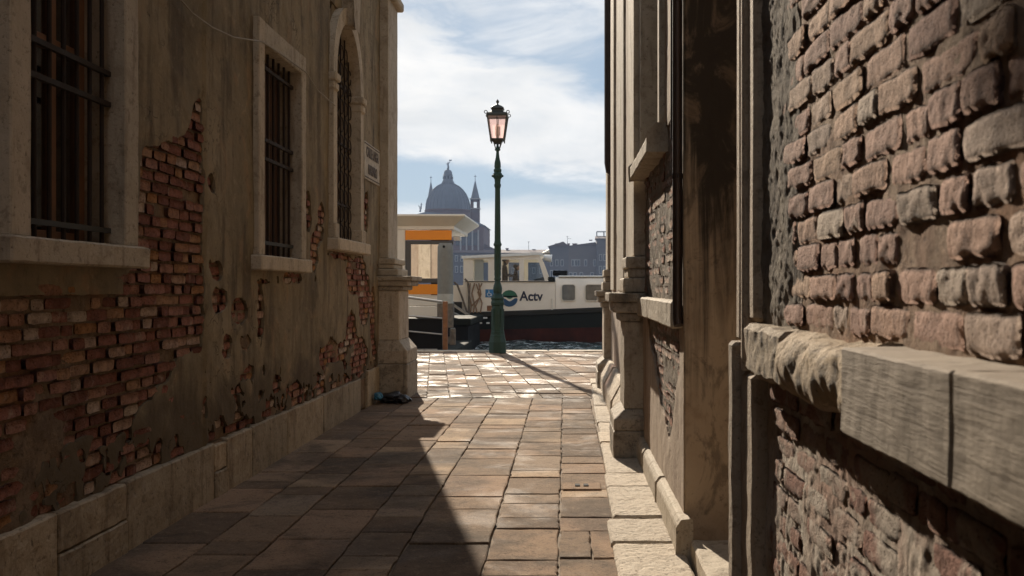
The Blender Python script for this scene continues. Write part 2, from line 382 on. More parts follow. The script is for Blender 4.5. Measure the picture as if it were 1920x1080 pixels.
# ------------------------------------------------------------------ geometry helpers
class MB:
    def __init__(s): s.v = []; s.f = []
    def add(s, vs, fs):
        o = len(s.v); s.v += [tuple(p) for p in vs]; s.f += [tuple(i + o for i in f) for f in fs]; return s
    def box(s, x0, x1, y0, y1, z0, z1):
        return s.add([(x0, y0, z0), (x1, y0, z0), (x1, y1, z0), (x0, y1, z0), (x0, y0, z1), (x1, y0, z1), (x1, y1, z1), (x0, y1, z1)],
                     [(0, 3, 2, 1), (4, 5, 6, 7), (0, 1, 5, 4), (1, 2, 6, 5), (2, 3, 7, 6), (3, 0, 4, 7)])
    def prism(s, poly, fn, a, b):
        n = len(poly)
        s.add([fn(p, a) for p in poly] + [fn(p, b) for p in poly],
              [tuple(range(n)), tuple(range(2 * n - 1, n - 1, -1))] + [(i, (i + 1) % n, n + (i + 1) % n, n + i) for i in range(n)])
        return s
    def tube(s, path, r, n=8, caps=True):
        path = [Vector(p) for p in path]; rs = r if isinstance(r, (list, tuple)) else [r] * len(path)
        vs = []; prev = None
        for i, p in enumerate(path):
            t = (path[min(i + 1, len(path) - 1)] - path[max(i - 1, 0)]).normalized()
            if prev is None:
                up = Vector((0, 0, 1)) if abs(t.z) < 0.9 else Vector((1, 0, 0)); x = t.cross(up).normalized()
            else: x = (prev - t * prev.dot(t)).normalized()
            prev = x; y = t.cross(x)
            for k in range(n):
                a = 2 * math.pi * k / n; vs.append(p + (x * math.cos(a) + y * math.sin(a)) * rs[i])
        fs = [(i * n + k, i * n + (k + 1) % n, (i + 1) * n + (k + 1) % n, (i + 1) * n + k) for i in range(len(path) - 1) for k in range(n)]
        if caps: fs += [tuple(range(n - 1, -1, -1)), tuple(range((len(path) - 1) * n, len(path) * n))]
        return s.add(vs, fs)
    def lathe(s, prof, c, n=24, rot=0.0, sq=None):
        vs = []
        for r, z in prof:
            for k in range(n):
                a = rot + 2 * math.pi * k / n; vs.append((c[0] + r * math.cos(a), c[1] + r * math.sin(a), c[2] + z))
        m = len(prof)
        fs = [(i * n + k, i * n + (k + 1) % n, (i + 1) * n + (k + 1) % n, (i + 1) * n + k) for i in range(m - 1) for k in range(n)]
        fs += [tuple(range(n - 1, -1, -1)), tuple(range((m - 1) * n, m * n))]
        return s.add(vs, fs)
    def mesh(s, name, bevel=0.0, jit=0.0, cuts=0, seed=0, seg=1):
        me = bpy.data.meshes.new(name); me.from_pydata(s.v, [], s.f); me.update()
        if bevel or jit or cuts:
            b = bmesh.new(); b.from_mesh(me)
            if bevel: bmesh.ops.bevel(b, geom=[e for e in b.edges if e.is_manifold and e.calc_face_angle(0) > 0.5], offset=bevel, segments=seg, profile=0.6, affect='EDGES', clamp_overlap=True)
            for _ in range(cuts):
                L = max((e.calc_length() for e in b.edges), default=0)
                bmesh.ops.subdivide_edges(b, edges=[e for e in b.edges if e.calc_length() > L * 0.45], cuts=1, use_grid_fill=True)
            if jit:
                from mathutils import noise
                o = Vector((seed * 3.7, seed * 1.3, seed * 7.1))
                for v in b.verts:
                    v.co += (noise.noise_vector(v.co * 9 + o) * 0.6 + noise.noise_vector(v.co * 27 + o) * 0.4) * jit
            b.to_mesh(me); b.free()
        return me


def root(name, loc, label, cat, group=None):
    o = bpy.data.objects.new(name, None); COL.objects.link(o); o.location = loc; o.empty_display_size = 0.1
    o['label'] = label; o['category'] = cat
    if group: o['group'] = group
    return o


def tag(o, label=None, cat=None, group=None, kind=None):
    if label: o['label'] = label
    if cat: o['category'] = cat
    if group: o['group'] = group
    if kind: o['kind'] = kind
    return o


def wloc(o):
    v = Vector((0, 0, 0))
    while o is not None: v = v + o.location; o = o.parent if o.matrix_parent_inverse == Matrix() else None
    return v


def put(name, me, m, parent=None, smooth=False, loc=None):
    """me: MB or Mesh in world coordinates"""
    if isinstance(me, MB): me = me.mesh(name)
    if m is not None and not me.materials: me.materials.append(M[m] if isinstance(m, str) else m)
    if smooth:
        me.polygons.foreach_set('use_smooth', [True] * len(me.polygons))
        if len(me.polygons) < 3000: me.set_sharp_from_angle(angle=math.radians(42))
    o = bpy.data.objects.new(name, me); COL.objects.link(o)
    if loc is not None: o.location = loc
    if parent is not None:
        o.parent = parent; o.matrix_parent_inverse = WM[parent.name].inverted() if parent.name in WM else Matrix.Translation(-parent.location)
    if parent is not None and parent.type == 'MESH' or True:
        WM[o.name] = Matrix.Translation(o.location)
    return o


WM = {}


def boxo(name, m, parent, x0, x1, y0, y1, z0, z1, bevel=0.006, jit=0.0, cuts=0, seed=0):
    return put(name, MB().box(x0, x1, y0, y1, z0, z1).mesh(name, bevel, jit, cuts, seed), m, parent)


def smooth_angle(o, ang=40):
    me = o.data; me.polygons.foreach_set('use_smooth', [True] * len(me.polygons))
    try: me.set_sharp_from_angle(angle=math.radians(ang))
    except Exception: pass
    return o


def fbm(x, y, oct=4, seed=0, gain=0.5):
    """vectorised value noise, about -1..1"""
    out = np.zeros(np.broadcast(x, y).shape); amp = 1.0; tot = 0.0
    for o in range(oct):
        xx = x * 2 ** o + seed * 17.3 + o * 5.1; yy = y * 2 ** o + seed * 9.7 + o * 3.3
        xi = np.floor(xx).astype(np.int64); yi = np.floor(yy).astype(np.int64); fx = xx - xi; fy = yy - yi
        fx = fx * fx * (3 - 2 * fx); fy = fy * fy * (3 - 2 * fy)
        def h(a, b):
            n = (a * 374761393 + b * 668265263 + seed * 1442695) & 0xFFFFFFFF
            n = ((n ^ (n >> 13)) * 1274126177) & 0xFFFFFFFF
            return ((n ^ (n >> 16)) & 0xFFFF) / 32767.5 - 1
        out += amp * ((h(xi, yi) * (1 - fx) + h(xi + 1, yi) * fx) * (1 - fy) + (h(xi, yi + 1) * (1 - fx) + h(xi + 1, yi + 1) * fx) * fy)
        tot += amp; amp *= gain
    return out / tot


def sheet(name, u0, u1, v0, v1, res, keep, disp, tomap, depth, m, parent, lip=0.0):
    """a skin on a wall: kept where keep(u,v) > 0 (contoured), pushed out by disp(u,v), with a real edge of the given depth"""
    nu = int(round((u1 - u0) / res)) + 1; nv = int(round((v1 - v0) / res)) + 1
    us = np.linspace(u0, u1, nu); vs = np.linspace(v0, v1, nv)
    U, V = np.meshgrid(us, vs, indexing='ij')
    K = keep(U, V) if keep else np.ones_like(U)
    K = np.where(np.abs(K) < 1e-5, 1e-5, K)
    D = disp(U, V)
    if lip: D = D - lip * np.exp(-np.clip(K, 0, None) / 0.02)
    ins = K > 0
    P = tomap(U, V, D); idx = -np.ones((nu, nv), int); idx[ins] = np.arange(ins.sum())
    verts = [tuple(p) for p in np.stack([c[ins] for c in P], 1)]
    cnt = ins[:-1, :-1].astype(int) + ins[1:, :-1] + ins[1:, 1:] + ins[:-1, 1:]
    full = cnt == 4; I, J = np.nonzero(full)
    faces = np.stack([idx[I, J], idx[I + 1, J], idx[I + 1, J + 1], idx[I, J + 1]], 1).tolist()
    cross = {}; back = {}; edges = []
    def cp(a, b):
        k = (a, b) if a < b else (b, a)
        if k not in cross:
            t = K[a] / (K[a] - K[b]); u = U[a] + t * (U[b] - U[a]); v = V[a] + t * (V[b] - V[a]); d = D[a] + t * (D[b] - D[a])
            x, y, z = tomap(u, v, d); cross[k] = len(verts); verts.append((x, y, z))
            back[cross[k]] = tomap(u, v, d - depth)
        return cross[k]
    for i, j in zip(*np.nonzero((cnt > 0) & ~full)):
        cs = [(i, j), (i + 1, j), (i + 1, j + 1), (i, j + 1)]; poly = []; xs = []
        for k in range(4):
            a, b = cs[k], cs[(k + 1) % 4]
            if ins[a]: poly.append(idx[a])
            if ins[a] != ins[b]: c = cp(a, b); poly.append(c); xs.append(c)
        if len(poly) >= 3: faces.append([int(q) for q in poly])
        if len(xs) == 2: edges.append((xs[0], xs[1]))
    for a, b in edges:
        n = len(verts); verts += [verts[a], verts[b], tuple(back[b]), tuple(back[a])]; faces.append([n, n + 1, n + 2, n + 3])
    me = bpy.data.meshes.new(name); me.from_pydata(verts, [], faces); me.update()
    return put(name, me, m, parent, smooth=True)


def brick_variants(n, nx, nz, rough, seed, edge=0.16):
    """unit bricks: x out of the wall, y along, z up, all -0.5..0.5, five faces"""
    out = []
    rng = np.random.RandomState(seed)
    for q in range(n):
        ys = np.linspace(-0.5, 0.5, nx + 1); zs = np.linspace(-0.5, 0.5, nz + 1)
        Y, Z = np.meshgrid(ys, zs, indexing='ij')
        e = np.minimum((0.5 - np.abs(Y)) * 3.4, (0.5 - np.abs(Z)))
        x = 0.5 - edge * np.exp(-e / 0.07) + rough * fbm(Y * 5, Z * 2.2, 3, seed + q * 3) * (1 if nx > 5 else 0.6)
        tilt = rng.uniform(-1, 1, 2); x = x + rough * 0.4 * (tilt[0] * Y + tilt[1] * Z)
        Yn = Y * (1 - 0.06 * np.exp(-(0.5 - np.abs(Z)) / 0.08) * rng.uniform(0.2, 1)) + 0.03 * fbm(Y * 3 + 9, Z * 3, 2, seed + q)
        Zn = Z * (1 - 0.12 * np.exp(-(0.5 - np.abs(Y)) / 0.05)) + 0.07 * fbm(Y * 4 + 3, Z * 2, 2, seed + q + 50)
        vs = np.stack([x.ravel(), Yn.ravel(), Zn.ravel()], 1).tolist()
        f = [(i * (nz + 1) + j, (i + 1) * (nz + 1) + j, (i + 1) * (nz + 1) + j + 1, i * (nz + 1) + j + 1) for i in range(nx) for j in range(nz)]
        rim = [i * (nz + 1) for i in range(nx + 1)] + [nx * (nz + 1) + j for j in range(1, nz + 1)] + [i * (nz + 1) + nz for i in range(nx - 1, -1, -1)] + [j for j in range(nz - 1, 0, -1)]
        o = len(vs); vs += [[-0.5, vs[i][1], vs[i][2]] for i in rim]
        L = len(rim); f += [(rim[k], rim[(k + 1) % L], o + (k + 1) % L, o + k) for k in range(L)]
        me = bpy.data.meshes.new('brick'); me.from_pydata(vs, [], f); me.update(); me.polygons.foreach_set('use_smooth', [True] * len(f))
        out.append(me)
    return out


def lay_bricks(rows, variants, side, face_x, depth, m, parent, limit, rng):
    """rows: list of (yc, zc, length, height, push); side +1 faces +x. First 'limit' are objects, the rest one part"""
    vs = []
    for v in variants:
        c = v.copy(); c.materials.append(M[m]); vs.append(c)
    rest = MB()
    for k, (yc, zc, l, hh, push) in enumerate(rows):
        me = vs[rng.randrange(len(vs))]
        loc = Vector((face_x + side * (push - depth / 2), yc, zc)); flip = rng.random() < 0.5
        sc = (depth * side, l * (-1 if flip else 1), hh)
        if k < limit:
            o = bpy.data.objects.new('brick', me); COL.objects.link(o); o.location = loc; o.scale = sc
            o.rotation_euler = (rng.uniform(-0.012, 0.012), rng.uniform(-0.05, 0.05), rng.uniform(-0.03, 0.03))
            o.parent = parent; o.matrix_parent_inverse = WM[parent.name].inverted() if parent.name in WM else Matrix.Translation(-parent.location)
        else:
            rest.add([(p.co.x * sc[0] + loc.x, p.co.y * sc[1] + loc.y, p.co.z * sc[2] + loc.z) for p in me.vertices], [tuple(p.vertices) for p in me.polygons])
    if rest.v:
        o = put('brick_field', rest, m, parent, True); o['kind'] = 'stuff'


# ------------------------------------------------------------------ ground: sheets, paving, kerb, quay
QUAY_Y = 22.35
ground = put('ground', MB().add([(-60, -14, -0.03), (60, -14, -0.03), (60, QUAY_Y, -0.03), (-60, QUAY_Y, -0.03)], [(0, 1, 2, 3)]), 'joint'); tag(ground, kind='structure')


def slab_poly(poly, top, thick, rng, ch=0.007, drop=0.005):
    """a paving stone: outline polygon (x,y), chamfered arris, slightly tilted top"""
    cx = sum(p[0] for p in poly) / len(poly); cy = sum(p[1] for p in poly) / len(poly)
    tx, ty = rng.uniform(-0.006, 0.006), rng.uniform(-0.006, 0.006)
    def zt(p): return top + (p[0] - cx) * tx + (p[1] - cy) * ty
    inner = []
    for p in poly:
        d = Vector((cx - p[0], cy - p[1])); L = d.length; d = d / L * ch * 1.3
        inner.append((p[0] + d.x, p[1] + d.y))
    n = len(poly)
    v = [(p[0], p[1], zt(p)) for p in inner] + [(p[0], p[1], zt(p) - drop) for p in poly] + [(p[0], p[1], top - thick) for p in poly]
    f = [tuple(range(n))] + [(i, n + i, n + (i + 1) % n, (i + 1) % n) for i in range(n)] + [(n + i, 2 * n + i, 2 * n + (i + 1) % n, n + (i + 1) % n) for i in range(n)]
    return v, f


def subdivide_outline(poly, rng, amp):
    out = []
    for i in range(len(poly)):
        a = poly[i]; b = poly[(i + 1) % len(poly)]
        out.append((a[0] + rng.uniform(-amp, amp) * 0.6, a[1] + rng.uniform(-amp, amp) * 0.6))
        for t in (0.2, 0.4, 0.6, 0.8):
            out.append((a[0] + (b[0] - a[0]) * t + rng.uniform(-amp, amp), a[1] + (b[1] - a[1]) * t + rng.uniform(-amp, amp)))
    return out


def lay_paving(name, cells, m, parent, limit, rng):
    cells = sorted(cells, key=lambda c: -c[2])
    rest = MB()
    for k, (poly, top, rank) in enumerate(cells):
        v, f = slab_poly(subdivide_outline(poly, rng, 0.007), top, 0.05, rng)
        if k < limit: put('paving_slab', MB().add(v, f), m, parent)
        else: rest.add(v, f)
    if rest.v: put('paving_slab_field', rest, m, parent)['kind'] = 'stuff'


rng = random.Random(11)
pav = put('pavement', MB().add([(-2.34, -14, -0.02), (0.62, -14, -0.02), (0.62, 12.72, -0.02), (-2.34, 12.72, -0.02)], [(0, 1, 2, 3)]), 'joint'); tag(pav, kind='structure')
colX = [-2.345, -1.965, -1.62, -1.18, -0.868, -0.414, -0.034, 0.315]
cells = []
g = 0.006
for c in range(7):
    x0, x1 = colX[c], colX[c + 1]
    y = 3.2 + rng.uniform(0, 0.4)
    while y < 12.6:
        L = rng.choice([0.28, 0.34, 0.42, 0.5, 0.58, 0.66]) if c > 4 else rng.choice([0.26, 0.38, 0.5, 0.62, 0.74, 0.85])
        y2 = min(y + L, 12.7)
        if 12.7 - y2 < 0.2: y2 = 12.7
        parts = [(x0, x1)]
        if c == 6 and rng.random() < 0.2: parts = [(x0, (x0 + x1) / 2), ((x0 + x1) / 2, x1)]
        if c == 5 and 5.2 < y < 7.3: pass
        for a, b in parts:
            cells.append(([(a + g, y + g), (b - g, y + g), (b - g, y2 - g), (a + g, y2 - g)], rng.uniform(-0.005, 0.003), 1.0 / max(y, 1) if y > 4.6 else 0.01))
        y = y2
lay_paving('alley', cells, 'slab', pav, 160, rng)
far = MB()
for k in range(60):       # the alley goes on behind the camera
    pass
fond = put('quay_pavement', MB().add([(-30, 12.72, -0.024), (30, 12.72, -0.024), (30, 21.95, -0.024), (-30, 21.95, -0.024)], [(0, 1, 2, 3)]), 'joint'); tag(fond, kind='structure')
sk = math.tan(math.radians(7.5)); cells = []
xk = -16.0
while xk < 14:
    wd = rng.uniform(0.27, 0.4); y = 12.74 + rng.uniform(-0.3, 0.0)
    while y < 21.9:
        L = rng.uniform(0.45, 0.95); y0 = max(y, 12.74); y2 = min(y + L, 21.94)
        if y2 - y0 < 0.16:
            y = y + L; continue
        def sx(x, yy): return x + (17.5 - yy) * sk
        gy = 0.017; p = [(sx(xk, y0) + g, y0 + gy), (sx(xk + wd, y0) - g, y0 + gy), (sx(xk + wd, y2) - g, y2 - gy), (sx(xk, y2) + g, y2 - gy)]
        cx = sum(q[0] for q in p) / 4; cy = sum(q[1] for q in p) / 4
        vis = -0.155 * cy < cx < 0.05 * cy
        cells.append((p, rng.uniform(-0.011, 0.005), (10 if vis else 0) + 1.0 / cy))
        y = y + L
    xk += wd
nvis = sum(1 for c in cells if c[2] > 5)
lay_paving('quay', cells, 'slab_quay', fond, min(290, nvis), rng)
# one long cross slab between alley and quay is part of the alley paving
kerb = put('stone_kerb', MB().add([(0.3, 3.0, -0.016), (0.64, 3.0, -0.016), (0.64, 14.6, -0.016), (0.3, 14.6, -0.016)], [(0, 1, 2, 3)]), 'joint'); tag(kerb, kind='structure')
y = 3.3; k = 0
while y < 14.5:
    L = [0.75, 0.62, 0.7, 0.56, 0.9, 0.5, 0.8][k % 7]; y2 = y + L
    xl = 0.275 + (0.012 * max(0, y - 5.5)) + rng.uniform(-0.012, 0.012) - (0.02 if y < 5.5 else 0)
    if y < 4.6: xl += 0.1
    me = MB().box(xl, 0.625, y + 0.008, y2 - 0.008, -0.03, 0.035 + rng.uniform(-0.012, 0.01)).mesh('kerb_stone', 0.014, 0.006, 5, k)
    put('kerb_stone', me, 'kerb', kerb); y = y2; k += 1
quay = put('quay_edge', MB().box(-60, 60, 21.96, QUAY_Y - 0.03, -3.0, -0.05), 'plinth'); tag(quay, kind='structure')
x = -14.0; k = 0
while x < 12:
    L = rng.uniform(1.1, 1.7)
    sl = -0.012
    put('edge_stone', MB().box(x + 0.006, x + L - 0.006, 21.955, QUAY_Y, -0.3, 0.012 + rng.uniform(-0.004, 0.004)).mesh('edge_stone', 0.02, 0.006, 2, k), 'istria', quay); x += L; k += 1

# small square holes in one alley slab: a drain cover stone
dr = root('drain_stone', (0.13, 7.02, 0.0), 'small grey stone drain cover with two square holes in the alley paving', 'drain cover')
put('slab', MB().box(-0.02, 0.25, 6.9, 7.14, -0.02, 0.008).mesh('slab', 0.006, 0.003, 2, 3), 'slab', dr)
for xx in (0.085, 0.145): put('hole', MB().box(xx - 0.017, xx + 0.017, 6.99, 7.06, -0.01, 0.014).mesh('hole'), 'black', dr)

# ------------------------------------------------------------------ left house
LX = -2.35            # plaster face
KL = -LX * F
HL = root('old_house', (LX - 0.5, 6.0, 0.0), 'old house with crumbling olive plaster, bare brick patches and barred windows beside the alley', 'house')
ztop = 7.6
wins = [(4.22, 5.3, 1.55, 3.75), (7.58, 8.82, 1.6, 3.32), (9.96, 11.3, 1.85, 4.3)]
core = MB(); yc = -13.0
for (a, b, c, d) in wins:
    core.box(-6.5, LX - 0.06, yc, a, 0, ztop); core.box(-6.5, LX - 0.06, a, b, 0, c); core.box(-6.5, LX - 0.06, a, b, d, ztop)
    core.box(-6.5, -3.3, a, b, c, d); yc = b
core.box(-6.5, LX - 0.06, yc, 13.2, 0, ztop)
core.box(-14, -6.5, -13, 13.2, 0, ztop)
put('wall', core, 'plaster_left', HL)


def pxl(px, py):
    Y = KL / (VX - px); return Y, EYE - (py - VY) * Y / F


ell = []
for (px, py, rx, ry) in [(409, 506, 6, 11), (413, 563, 12, 17), (451, 585, 13, 26), (428, 653, 10, 24), (466, 644, 18, 16), (489, 575, 5, 55), (500, 527, 24, 7), (539, 521, 24, 7),
                         (668, 517, 20, 36), (642, 480, 22, 6), (684, 560, 12, 50), (659, 619, 9, 34), (626, 661, 27, 26), (676, 672, 17, 38), (556, 734, 14, 22), (578, 395, 7, 36),
                         (603, 402, 7, 24), (590, 470, 6, 30), (688, 400, 4, 38), (470, 700, 12, 22), (520, 720, 8, 20), (600, 440, 9, 22), (700, 600, 6, 60), (398, 345, 4, 12), (640, 720, 18, 14)]:
    Y, Z = pxl(px, py); ell.append((Y, Z, rx * Y / (VX - px), ry * Y / F))
lowpts = [(0, 0.4), (4.25, 0.38), (4.45, 0.6), (4.95, 0.7), (5.15, 0.55), (5.5, 0.72), (5.9, 0.8), (6.2, 0.95), (6.5, 1.02)]
upts = [(0, 1.47), (5.5, 1.47), (5.56, 2.15), (5.9, 2.3), (6.2, 2.38), (6.36, 2.62), (6.5, 2.66)]


def exposed(U, V):
    n = fbm(U * 3.2, V * 3.2, 4, 3); n2 = fbm(U * 11, V * 11, 3, 8)
    lo = np.interp(U, *zip(*lowpts)); up = np.interp(U, *zip(*upts))
    a = np.minimum(np.minimum((6.5 + 0.012 * n2) - U, up - V + 0.12 * n), V - lo + 0.16 * n)
    a = np.where(V > 1.36, np.minimum(a, (U - 5.4) * 1.0 + 0.12 * n + np.where(V < 1.5, 0.06, 0.0)), a)
    e = np.full(U.shape, -9.0)
    for (cy, cz, ru, rv) in ell:
        d = (1 - np.sqrt(((U - cy) / ru) ** 2 + ((V - cz) / rv) ** 2)) * min(ru, rv); e = np.maximum(e, d)
    e = e + 0.075 * n + 0.03 * n2
    chips = n2 * 0.05 + n * 0.03 - 0.043 - np.clip(V - 1.6, 0, 2) * 0.02 + np.clip(0.95 - V, 0, 0.6) * 0.085
    return np.maximum(np.maximum(a + 0.02 * n2, e), chips)


def left_keep(U, V):
    k = -exposed(U, V)
    for (a, b, c, d) in wins:
        k = np.minimum(k, np.maximum(np.maximum(a - U, U - b), np.maximum(c - V, V - d)))
    return k


def lmap(u, v, d): return (LX + d, u, v)


def ldisp(U, V): return 0.008 * fbm(U * 1.3, V * 1.3, 3, 5) + 0.003 * fbm(U * 9, V * 9, 2, 6) - np.where(U < 6.5, 0.012, 0.0)


sheet('plaster', 3.3, 12.9, 0.34, 4.9, 0.024, left_keep, ldisp, lmap, 0.03, 'plaster_left', HL, 0.006)
# older grey coat above and before the frame, out of sight but casting its part of the shade
MBs = MB().box(LX - 0.05, LX, -13, 3.3, 0.0, ztop).box(LX - 0.05, LX, 3.3, 12.9, 4.9, ztop)
put('upper_plaster', MBs, 'plaster_left', HL)


def mort_keep(U, V):
    k = np.full(U.shape, 9.0)
    for (a, b, c, d) in wins: k = np.minimum(k, np.maximum(np.maximum(a - U, U - b), np.maximum(c - V, V - d)))
    return k


sheet('mortar_bed', 3.3, 12.9, 0.3, 4.9, 0.03, mort_keep, lambda U, V: -0.043 + 0.009 * fbm(U * 6, V * 6, 3, 4) + 0.035 * np.clip(2.2 * fbm(U * 1.7, V * 1.7, 4, 14) - 0.45 + np.clip(0.9 - V, -0.6, 0.5) * 0.75, 0, 1), lmap, 0.02, 'mortar', HL)
rngb = random.Random(5)
BV_low = brick_variants(10, 4, 2, 0.10, 20)
BV_hi = brick_variants(16, 16, 8, 0.055, 60, 0.07)


def courses(y0, y1, z0, z1, pitch, rngb, lens, wob=0.0, jh=(0.009, 0.016)):
    rows = []; z = z0; r = 0
    while z < z1:
        y = y0 - rngb.uniform(0, 0.2)
        while y < y1:
            l = rngb.choice(lens) * rngb.uniform(0.94, 1.05)
            rows.append((y + l / 2, z + pitch / 2 + rngb.uniform(-1, 1) * wob, l - rngb.uniform(0.008, 0.016), pitch - rngb.uniform(jh[0], jh[1])))
            y += l
        z += pitch * rngb.uniform(0.97, 1.03); r += 1
    return rows


rows = courses(3.4, 12.7, 0.37, 2.75, 0.066, rngb, [0.12, 0.2, 0.23, 0.24, 0.13, 0.16], 0.004)
A = np.array(rows)
ex = np.max([exposed(A[:, 0] + du * A[:, 2], A[:, 1] + dv * 0.03) for du in (-0.5, -0.25, 0, 0.25, 0.5) for dv in (-1, 1)], axis=0)
inw = np.zeros(len(rows), bool)
for (a, b, c, d) in wins: inw |= (A[:, 0] + A[:, 2] / 2 > a) & (A[:, 0] - A[:, 2] / 2 < b) & (A[:, 1] > c - 0.03) & (A[:, 1] < d)
full = exposed(A[:, 0], A[:, 1])
sel = [(r, e, fl) for r, e, w_, fl in zip(rows, ex, inw, full) if e > -0.015 and not w_]
sel.sort(key=lambda t: -(1 if t[2] > 0 else 0.25) * (1 if t[0][0] > 4.0 else 0.05) / t[0][0] ** 2)
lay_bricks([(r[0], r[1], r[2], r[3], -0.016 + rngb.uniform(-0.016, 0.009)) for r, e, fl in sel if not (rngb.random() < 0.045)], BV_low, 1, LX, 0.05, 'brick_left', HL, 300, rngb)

# plinth stones
y = 3.0; k = 0
pl = [(3.0, 4.02, 0.36), (4.02, 4.58, 0.37), (4.58, 5.3, 0.365), (5.3, 6.62, 0.37), (6.62, 6.86, 0.35), (6.86, 7.42, 0.365), (7.42, 8.35, 0.37), (8.35, 9.6, 0.365), (9.6, 11.35, 0.37), (11.75, 12.5, 0.42)]
for (a, b, t) in pl:
    split = k in (2, 3, 5, 6)
    hs = [(0.0, 0.17), (0.17, t)] if split else [(0.0, t)]
    for (z0, z1) in hs:
        put('plinth_stone', MB().box(LX - 0.1, LX + 0.02 + (0.008 if z0 == 0 and split else 0), a + 0.007, b - 0.007, z0 - 0.03 if z0 == 0 else z0 + 0.003, z1 - 0.003).mesh('plinth_stone', 0.008, 0.009, 4, k), 'plinth', HL); k += 1
put('plinth_backing', MB().box(LX - 0.12, LX - 0.02, -13, 12.9, 0.0, 0.36), 'mortar', HL)


def tubeo(name, path, r, m, parent, n=8): return put(name, MB().tube(path, r, n), m, parent, True)


def barred_window(yi0, yi1, z0, z1, jamb, lint, kind):
    """stone surround as the part; sill, bars, frame, panes as its sub-parts"""
    s = MB(); xf, xb = LX + 0.045, LX - 0.28; fr = jamb
    s.box(xb, xf, yi0 - fr, yi0, z0, z1 + lint); s.box(xb, xf, yi1, yi1 + fr, z0, z1 + lint); s.box(xb + 0.002, xf - 0.002, yi0, yi1, z1, z1 + lint - 0.002)
    wn = put('window', s.mesh('window', 0.007, 0.006, 4, int(yi0 * 10)), 'istria', HL)
    put('sill', MB().box(xb, LX + 0.085, yi0 - fr - 0.06, yi1 + fr + 0.06, z0 - 0.115, z0).mesh('sill', 0.01, 0.006, 4, int(yi1 * 10)), 'istria', wn)
    xg = LX - 0.05
    nb = 7
    for i in range(nb):
        yy = yi0 + (i + 0.5) * (yi1 - yi0) / nb
        tubeo('bar', [(xg, yy, z0), (xg, yy, z1)], 0.0115, 'iron', wn, 8)
    return wn, xg, xb


w1, xg, xb = barred_window(4.3, 5.22, 1.62, 3.6, 0.16, 0.18, 0)
for zz, m_ in ((2.52, 'iron'), (2.36, 'iron'), (1.70, 'iron_grey'), (3.2, 'iron')):
    put('crossbar', MB().box(xg - 0.006, xg + 0.018, 4.28, 5.24, zz - 0.013, zz + 0.013), m_, w1)
xp = LX - 0.2
put('reveal', MB().box(xp - 0.02, xb + 0.005, 4.22, 5.3, 1.56, 1.63), 'dark_room', w1)
for (a, b) in ((4.3, 4.34), (4.58, 4.625), (4.88, 4.93), (5.16, 5.22)):
    put('frame_post', MB().box(xp - 0.03, xp + 0.03, a, b, 1.62, 3.6).mesh('frame_post', 0.004), 'wood_orange', w1)
for zz in (1.65, 2.6): put('frame_rail', MB().box(xp - 0.026, xp + 0.026, 4.3, 5.22, zz - 0.03, zz + 0.03).mesh('frame_rail', 0.004), 'wood_orange', w1)
for (a, b) in ((4.34, 4.58), (4.625, 4.88), (4.93, 5.16)):
    put('pane', MB().box(xp - 0.004, xp + 0.004, a, b, 1.68, 3.58), 'glass_dusty', w1)
cur = MB(); n = 36; pts = []
for i in range(n + 1):
    yy = 4.36 + 0.26 * i / n; pts.append((xp - 0.1 + 0.018 * math.sin(i * 1.25), yy))
cur.add([(x, y_, 1.6) for x, y_ in pts] + [(x, y_, 3.6) for x, y_ in pts], [(i, i + 1, n + 2 + i, n + 1 + i) for i in range(n)])
put('curtain', cur, 'curtain', w1, True)
put('room', MB().box(-3.28, -3.25, 4.2, 5.32, 1.5, 3.8), 'dark_room', w1)

w2, xg, xb = barred_window(7.64, 8.72, 1.65, 3.28, 0.14, 0.17, 1)
for zz, m_ in ((2.58, 'iron'), (2.43, 'iron'), (1.76, 'iron_grey'), (3.15, 'iron')):
    put('crossbar', MB().box(xg - 0.006, xg + 0.018, 7.62, 8.74, zz - 0.014, zz + 0.014), m_, w2)
for i in range(9):
    a = 7.64 + i * 0.12; put('shutter_plank', MB().box(LX - 0.19, LX - 0.16 + 0.004 * (i % 2), a + 0.004, a + 0.116, 1.65, 3.28).mesh('shutter_plank', 0.004), 'wood_red', w2)

# arched window
def arch_ring(ri, ro, yc, zs, z0, n=18):
    inn = [(yc - ri, z0)] + [(yc - ri * math.cos(math.pi * i / n), zs + ri * 1.08 * math.sin(math.pi * i / n)) for i in range(n + 1)] + [(yc + ri, z0)]
    out = [(yc - ro, z0)] + [(yc - ro * math.cos(math.pi * i / n), zs + (ro * 1.08) * math.sin(math.pi * i / n)) for i in range(n + 1)] + [(yc + ro, z0)]
    return inn, out


yc, ri, ro, zs, z0 = 10.62, 0.58, 0.735, 3.57, 1.9
inn, out = arch_ring(ri, ro, yc, zs, z0); nA = len(inn)
mb = MB()
for x0, x1, I, O in ((LX - 0.28, LX + 0.05, inn, out),):
    v = [(x0, a, b) for a, b in I] + [(x1, a, b) for a, b in I] + [(x0, a, b) for a, b in O] + [(x1, a, b) for a, b in O]
    f = []
    for i in range(nA - 1):
        f += [(i, i + 1, nA + i + 1, nA + i), (nA + i, nA + i + 1, 3 * nA + i + 1, 3 * nA + i), (3 * nA + i, 3 * nA + i + 1, 2 * nA + i + 1, 2 * nA + i)]
    mb.add(v, f)
w3 = put('arched_window', mb, 'istria', HL)
